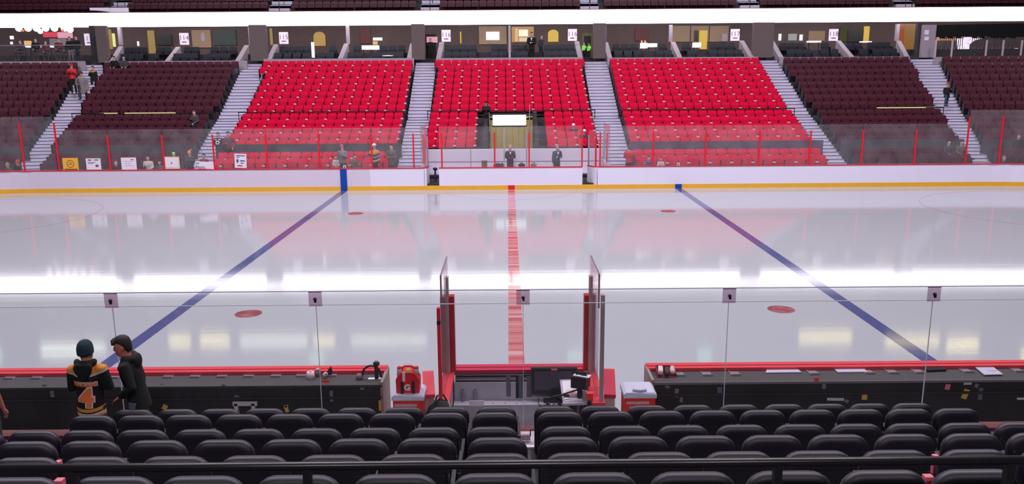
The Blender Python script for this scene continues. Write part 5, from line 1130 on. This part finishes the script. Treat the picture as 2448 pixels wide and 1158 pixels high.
def jersey_extra(t, k, P, U, WR, sh):
    for txt, size, z, m, bold in (('MARIANI', .070, 1.235, mat('ink_orange', (.85, .17, .05), .7), .002), ('4', .33, 1.045, mat('ink_orange', (.85, .17, .05), .7), .012)):
        for lay, (mm, bo, off) in enumerate(((mat('ink_rim', (.75, .52, .48), .7), bold+(.014 if txt == '4' else .006), .010), (m, bold, .016))):
            me = text_mesh(txt, size*k, mm, 0, bo, 4); bm = bmesh.new(); bm.from_mesh(me); bmesh.ops.triangulate(bm, faces=bm.faces); 
            for _ in range(4): bmesh.ops.subdivide_edges(bm, edges=[e for e in bm.edges if e.calc_length() > .016], cuts=1, use_grid_fill=False); bmesh.ops.triangulate(bm, faces=bm.faces)
            M = Matrix.Translation(U(0.0, .0, z)+Vector((0, .26, 0))) @ Matrix.Rotation(-.06, 4, 'Y') @ Matrix.Rotation(PI, 4, 'Z') @ Matrix.Rotation(PI/2, 4, 'X')
            bm.transform(M); bm.to_mesh(me); bm.free(); me.update()
            o = instance(me, 'number' if txt == '4' else 'name_lettering', t)
            sw = o.modifiers.new('wrap', 'SHRINKWRAP'); sw.target = sh; sw.wrap_method = 'PROJECT'; sw.use_project_x = False; sw.use_project_y = True; sw.use_project_z = False; sw.use_negative_direction = True; sw.use_positive_direction = False; sw.offset = off-.004
    m = MB(); m.rings([(U(0, .12, z), Vector((rx*k, 0, 0)), Vector((0, .035*k, 0))) for z, rx in ((1.27, .02), (1.33, .07), (1.40, .115), (1.46, .125), (1.50, .10))], 12)
    for a in range(-4, 5): an = a*.36; m.ell(U(.105*math.sin(an), .06*math.cos(an)+.02, 1.50-.015*math.cos(an)), .042*k, .045*k, .05*k, 8, 6)
    pass
    remesh(m.build('hood', M_CLBLK, t), .014, 3)
k1 = 1.52/1.75
JER = zmat('jersey_dyed', [(.80*k1, WHC), (.835*k1, BLKC), (.85*k1, GOLDC), (.895*k1, BLKC), (1.315*k1, WHC), (1.345*k1, GOLDC), (1.60*k1, GOLDC)], GOLDC)
zf = NZ[0]-.88
b1 = atY(204, 842, -16.15); 
person('boy in teal beanie and black-gold jersey number 4, seen from behind', (b1.x, -16.15, b1.z-1.645*k1+.02), PI+.05, 1.52, top=JER, bot=M_CLNAV, skin=M_SKIN, hat=('beanie', M_CLTEAL), arms=('front', 'front'), near=True, long=True, extra=jersey_extra)
b2 = atY(304, 823, -15.72)
def patch_extra(t, k, P, U, WR, sh):
    m = MB(); c = U(-.13, -.1, 1.26); m.prism([(-.03, 0, 0), (0, 0, -.045), (.032, 0, 0), (0, 0, .045)], (0, .01, 0)); o = m.build('sleeve_patch', mat('patch_pink', (.72, .16, .22), .7), t); o.location = U(.292, -.005, 1.29); o.rotation_euler = (0, 0, PI/2-.1)
k2 = 1.62/1.75
person('dark-haired boy in black hoodie looking left beside the jersey boy', (b2.x+.06, -15.72, b2.z-1.63*k2), -PI/2+.12, 1.62, top=M_CLBLK, bot=M_CLLJEAN, skin=mat('skin_warm', (.46, .15, .12), .55), hair=M_HAIR, arms=('down', 'fist'), near=True, hood=True, lean=.16, nod=.12, long=True)
e1 = atY(-43, 905, -15.9)
person('person in black T-shirt cut off by the left picture edge', (e1.x-.02, -15.9, zf), PI*.9, 1.66, top=M_CLBLK, bot=M_CLDGR, skin=mat('skin_warm', (.46, .15, .12), .55), hair=M_HAIR, arms=('down', 'down'), near=True, short=True)

def far(label, u, vfeet, vtop, D, rz=0, zfoot=None, **kw):
    """stand a figure whose feet and crown sit at these picture heights at distance D"""
    Y = Dy(D); a = atY(u, vfeet, Y); b = atY(u, vtop, Y); h = (b.z-(a.z if zfoot is None else zfoot))
    return person(label, (a.x, Y, a.z if zfoot is None else zfoot), rz, h, **kw)
def sit(label, u, vhead, D, zfl, rz=0, h=1.7, **kw):
    Y = Dy(D); c = atY(u, vhead, Y); kk = h/1.75
    seat = max(.25, (c.z-zfl)-(.695+.10)*kk)
    return person(label, (c.x, Y, zfl), rz, h, pose='sit', seat=seat, **kw)
# on the left stairs
far('man in red jacket holding a phone on the far-left stairs', 178, 225, 152, 47.8, .2, top=M_CLRED, bot=M_CLBLK, hair=M_HAIR, hat=('cap', M_CLRED), arms=('phone', 'phone'))
far('person in grey hooded coat walking down the far-left stairs', 200, 238, 143, 47.0, .1, top=M_CLGRY, bot=M_CLDGR, hat=('cap', M_CLMAR), arms=('front', 'down'), long=True, pose='step')
far('man in black and gold jersey coming down the left stairs', 227, 212, 142, 49.6, -.15, top=zmat('jersey_far', [(.95, GOLDC), (1.02, BLKC), (1.2, WHC), (1.24, BLKC)], BLKC), bot=M_CLBLK, hair=M_HAIRB, arms=('phone', 'down'), pose='step')
far('man in red cap, black top and jeans on the right stairs', 2261, 254, 182, 45.2, .1, top=M_CLBLK, bot=M_CLJEAN, hat=('cap', M_CLRED), arms=('front', 'phone'), pose='step')
sit('dark clothed fan seated at top left of the left maroon block, first', 274, 156, 50.8, ROWS[-1][1], 0, top=M_CLBLK, bot=M_CLBLK, hair=M_HAIR, arms=('lap', 'lap'))
sit('dark clothed fan seated at top left of the left maroon block, second', 297, 156, 50.8, ROWS[-1][1], .3, top=M_CLDGR, bot=M_CLBLK, hair=M_HAIR, arms=('lap', 'lap'))
sit('fan in dark jacket seated at the right end of the left maroon block', 464, 268, 43.6, ROWS[5][1], -.2, top=M_CLDGR, bot=M_CLNAV, hair=M_HAIRB, arms=('chest', 'lap'))
# tunnel, penalty box
far('guard in black standing beside the glowing sign', 1163, 312, 242, 43.2, 0, top=M_CLBLK, bot=M_CLBLK, hat=('cap', M_CLBLK), arms=('chest', 'chest'))
def cam_extra(t, k, P, U, WR, sh):
    c = (WR[0]+WR[1])/2+Vector((0, -.1, -.06)); m = MB(); m.lathe([(.07, 0), (.08, .12)], c, 12, M=Matrix.Rotation(PI/2, 4, 'X')); m.box(c.x-.08, c.x+.08, c.y, c.y+.1, c.z-.06, c.z+.06); m.build('camera', M_BLACK, t)
    m = MB(); m.prism([U(-.05, -.14, 1.42), U(.0, -.145, 1.28), U(.05, -.14, 1.42)], (0, .02, 0)); m.build('collar', M_PAPER, t)
def tie_extra(t, k, P, U, WR, sh):
    m = MB(); m.prism([U(-.05, -.14, 1.43), U(.0, -.145, 1.25), U(.05, -.14, 1.43)], (0, .02, 0)); m.build('collar', M_PAPER, t); m = MB(); m.box(*sorted((U(-.07, 0, 1).x, U(-.02, 0, 1).x)), -.145*k, -.13*k, 1.12*k, 1.2*k); m.build('badge', M_PAPER, t)
far('bald man in dark suit holding a camera in the penalty box', 1220, 430, 347, 39.0, .1, .25, top=M_CLBLK, bot=M_CLBLK, hair=M_SKIN2, arms=('front', 'front'), extra=cam_extra)
far('grey-haired man in dark overcoat standing right in penalty box', 1331, 430, 347, 39.2, .35, .25, top=M_CLNAV, bot=M_CLBLK, hair=mat('hair_grey', (.25, .22, .23), .7), arms=('down', 'front'), lean=.08, long=True, extra=tie_extra)
far('person in red jacket seen from behind by the right glass', 1503, 424, 347, 38.2, PI, .3, top=M_CLRED, bot=M_CLDGR, hair=M_HAIRB, arms=('front', 'front'))
sit('fan in white cap seated low in the red block right of the tunnel', 1371, 312, 42.2, ROWS[3][1], -.2, top=M_CLBLK, bot=M_CLBLK, hat=('cap', M_PAPER), arms=('lap', 'lap'))
sit('fan in white cap with dark badge, right of the first', 1397, 314, 41.4, ROWS[2][1], .1, top=M_CLDGR, bot=M_CLBLK, hat=('cap', M_PAPER), arms=('lap', 'lap'))
# behind the left glass
zf0, zf1 = ROWS[0][1], ROWS[1][1]
sit('blond fan crouching low at the far-left glass', 18, 394, 38.4, .3, -.4, 1.5, top=M_CLOLV, bot=M_CLBLK, hair=M_BLOND, arms=('lap', 'lap'))
sit('fan in red Santa hat low behind the far-left glass', 42, 388, 38.7, .3, -.3, 1.5, top=M_CLBLK, bot=M_CLBLK, hat=('santa', M_CLRED), arms=('lap', 'lap'))
sit('small fan in a dark jacket behind the left glass beside white card', 277, 391, 38.6, .3, 0, 1.3, top=M_CLBLK, bot=M_CLBLK, hair=M_BLOND, arms=('lap', 'lap'))
sit('woman in pale coat behind the left glass', 353, 377, 38.5, .3, .2, 1.6, top=M_CLPALE, bot=M_CLDGR, hair=M_HAIRB, arms=('chest', 'lap'))
sit('fan in dark coat seated left of the framed card', 381, 388, 38.9, .3, .1, 1.5, top=M_CLOLV, bot=M_CLDGR, hair=M_HAIR, arms=('lap', 'lap'))
sit('person with lime hood leaning behind the framed card', 415, 369, 39.6, .5, .8, 1.6, top=M_CLDGR, bot=M_CLBLK, hair=M_CLGRN, arms=('lap', 'front'))
far('bearded fan in orange hat holding a phone at the left glass', 458, 425, 361, 38.3, .1, .3, top=M_CLDGR, bot=M_CLBLK, hat=('santa', M_CLORG), arms=('chest', 'chest'))
sit('fan in gold and maroon jersey behind the Hi banner', 487, 372, 38.7, .3, -.2, 1.6, top=zmat('jersey_mar', [(.4, GOLDC), (.5, BLKC), (.66, (.16, .02, .03)), (.8, (.2, .03, .04))], BLKC), bot=M_CLBLK, hair=M_HAIRB, arms=('lap', 'lap'))
def crest(t, k, P, U, WR, sh):
    c = U(0, -.135, 1.24); m = MB(); m.lathe([(.10, 0), (.10, .012)], c, 16, M=Matrix.Rotation(PI/2, 4, 'X')); m.build('crest', M_PAPER, t); m = MB(); m.lathe([(.045, 0), (.045, .02)], c, 12, M=Matrix.Rotation(PI/2, 4, 'X')); m.build('crest_centre', M_CLBLK, t)
    for s in (-1, 1): m = MB(); m.prism([U(s*.04, -.125, 1.40), U(s*.16, -.10, 1.40), U(s*.15, -.11, 1.36), U(s*.05, -.13, 1.37)], (0, .02, 0)); m.build('shoulder_stripe', M_PAPER, t)
far('fan in black jersey with round white crest in front red seats', 525, 372, 316, 40.35, .0, .84, top=M_CLBLK, bot=M_CLBLK, hair=M_HAIRB, arms=('front', 'front'), extra=crest)
far('fan in dark maroon jacket right of the crest jersey', 549, 372, 314, 40.3, .2, .84, top=M_CLMAR, bot=M_CLBLK, hair=M_HAIR, arms=('front', 'pocket'))
sit('small child in pale jersey low behind the glass', 803, 376, 38.3, .3, .3, 1.2, top=M_CLPALE, bot=M_CLRED, hair=M_HAIRB, arms=('lap', 'lap'))
far('fan in grey hoodie and pink cap behind the glass', 821, 424, 345, 38.3, -.3, .3, top=M_CLGRY, bot=M_CLNAV, hat=('cap', mat('cap_pink', (.55, .05, .16), .7)), arms=('down', 'chest'))
sit('fan in dark olive jacket right of the pink cap', 848, 374, 38.9, .3, .4, 1.5, top=M_CLOLV, bot=M_CLBLK, hair=M_HAIR, arms=('lap', 'lap'))
far('man in white hat and striped black jersey at the glass', 898, 424, 343, 38.25, -.5, .3, top=zmat('jersey_stripe', [(.80, WHC), (.84, BLKC), (.95, GOLDC), (1.0, WHC), (1.05, BLKC), (1.15, WHC), (1.2, BLKC), (1.32, GOLDC)], BLKC), bot=M_CLBLK, skin=M_SKIN, hat=('cap', M_PAPER), arms=('reach', 'down'))
far('man in olive jacket and jeans right of the white hat', 938, 424, 344, 38.3, -.3, .3, top=M_CLOLV, bot=M_CLNAV, hair=M_HAIR, arms=('front', 'front'), long=True)
# behind the right glass
sit('small child in purple top low behind the right glass', 1551, 378, 38.4, .3, .2, 1.2, top=mat('cloth_purple', (.10, .03, .14), .8), bot=M_CLBLK, hair=M_HAIR, arms=('lap', 'lap'))
sit('small child in pale striped top low behind the right glass', 1580, 380, 38.4, .3, -.2, 1.2, top=M_CLPALE, bot=M_CLRED, hair=M_HAIRB, arms=('lap', 'lap'))
sit('fan seated at the right end of the right maroon block', 2267, 356, 39.8, zf1, .1, top=M_CLDGR, bot=M_CLBLK, hair=M_HAIR, arms=('lap', 'lap'))
sit('fan in dark coat seated by the tall right glass post', 2298, 352, 39.6, zf1, -.1, top=M_CLOLV, bot=M_CLBLK, hair=M_HAIR, arms=('lap', 'chest'))
sit('fan low behind the tall right glass, head near the cap rail', 2399, 388, 38.6, .3, .1, 1.4, top=M_CLBLK, bot=M_CLBLK, hair=mat('hair_grey', (.25, .22, .23), .7), arms=('lap', 'lap'))
sit('fan in black reaching forward at the far-right picture edge', 2436, 325, 40.2, ROWS[2][1]-.3, -.3, top=M_CLBLK, bot=M_CLBLK, hair=M_HAIRB, arms=('reach', 'lap'))
# club level
far('man in dark suit and white shirt standing in box 116', 1271, 141, 76, 53.1, -.1, ZB[0]-.06, top=M_CLBLK, bot=M_CLBLK, hair=M_HAIRB, arms=('front', 'front'), long=True, extra=lambda t, k, P, U, WR, sh: tie_extra(t, k, P, U, WR, sh))
far('dark figure leaning beside the suited man in box 116', 1293, 138, 84, 54.2, .5, 6.22, top=M_CLDGR, bot=M_CLNAV, hair=M_HAIR, arms=('down', 'front'), lean=.15)
far('person in black in the dark doorway left of section 116', 1030, 143, 92, 53.0, 0, top=M_CLBLK, bot=M_CLBLK, hair=M_HAIR, arms=('front', 'front'))
far('steward in lime vest, left one in the lit doorway', 1396, 139, 102, 53.05, .2, top=M_CLGRN, bot=M_CLBLK, hair=M_HAIR, arms=('down', 'front'))
far('steward in lime vest, right one in the lit doorway', 1408, 139, 104, 52.8, -.4, top=M_CLGRN, bot=M_CLBLK, hair=M_HAIR, arms=('down', 'front'))
for u, v, m, lab in ((48, 96, M_CLDGR, 'leftmost guest seated in the left lounge'), (84, 92, M_CLBLK, 'guest in black seated at the white high table'), (108, 98, M_CLMAR, 'guest in maroon in the middle of the high table'), (139, 92, M_CLMAR, 'guest in maroon coat turned to the kitchen'), (163, 95, M_CLBLK, 'guest in black right of the maroon coat')):
    sit(lab, u, v+3, 53.6, 6.25, .4*math.sin(u), top=m, bot=M_CLDGR, hair=M_HAIR, arms=('lap', 'front'))
far('man in grey trousers standing behind the left lounge railing', 172, 148, 88, 52.4, .2, top=M_CLBLK, bot=M_CLGRY, hair=M_HAIR, arms=('front', 'down'))
far('man in black standing at the right end of the left lounge', 189, 152, 85, 52.0, -.3, top=M_CLBLK, bot=M_CLNAV, hair=M_HAIRB, arms=('front', 'down'))
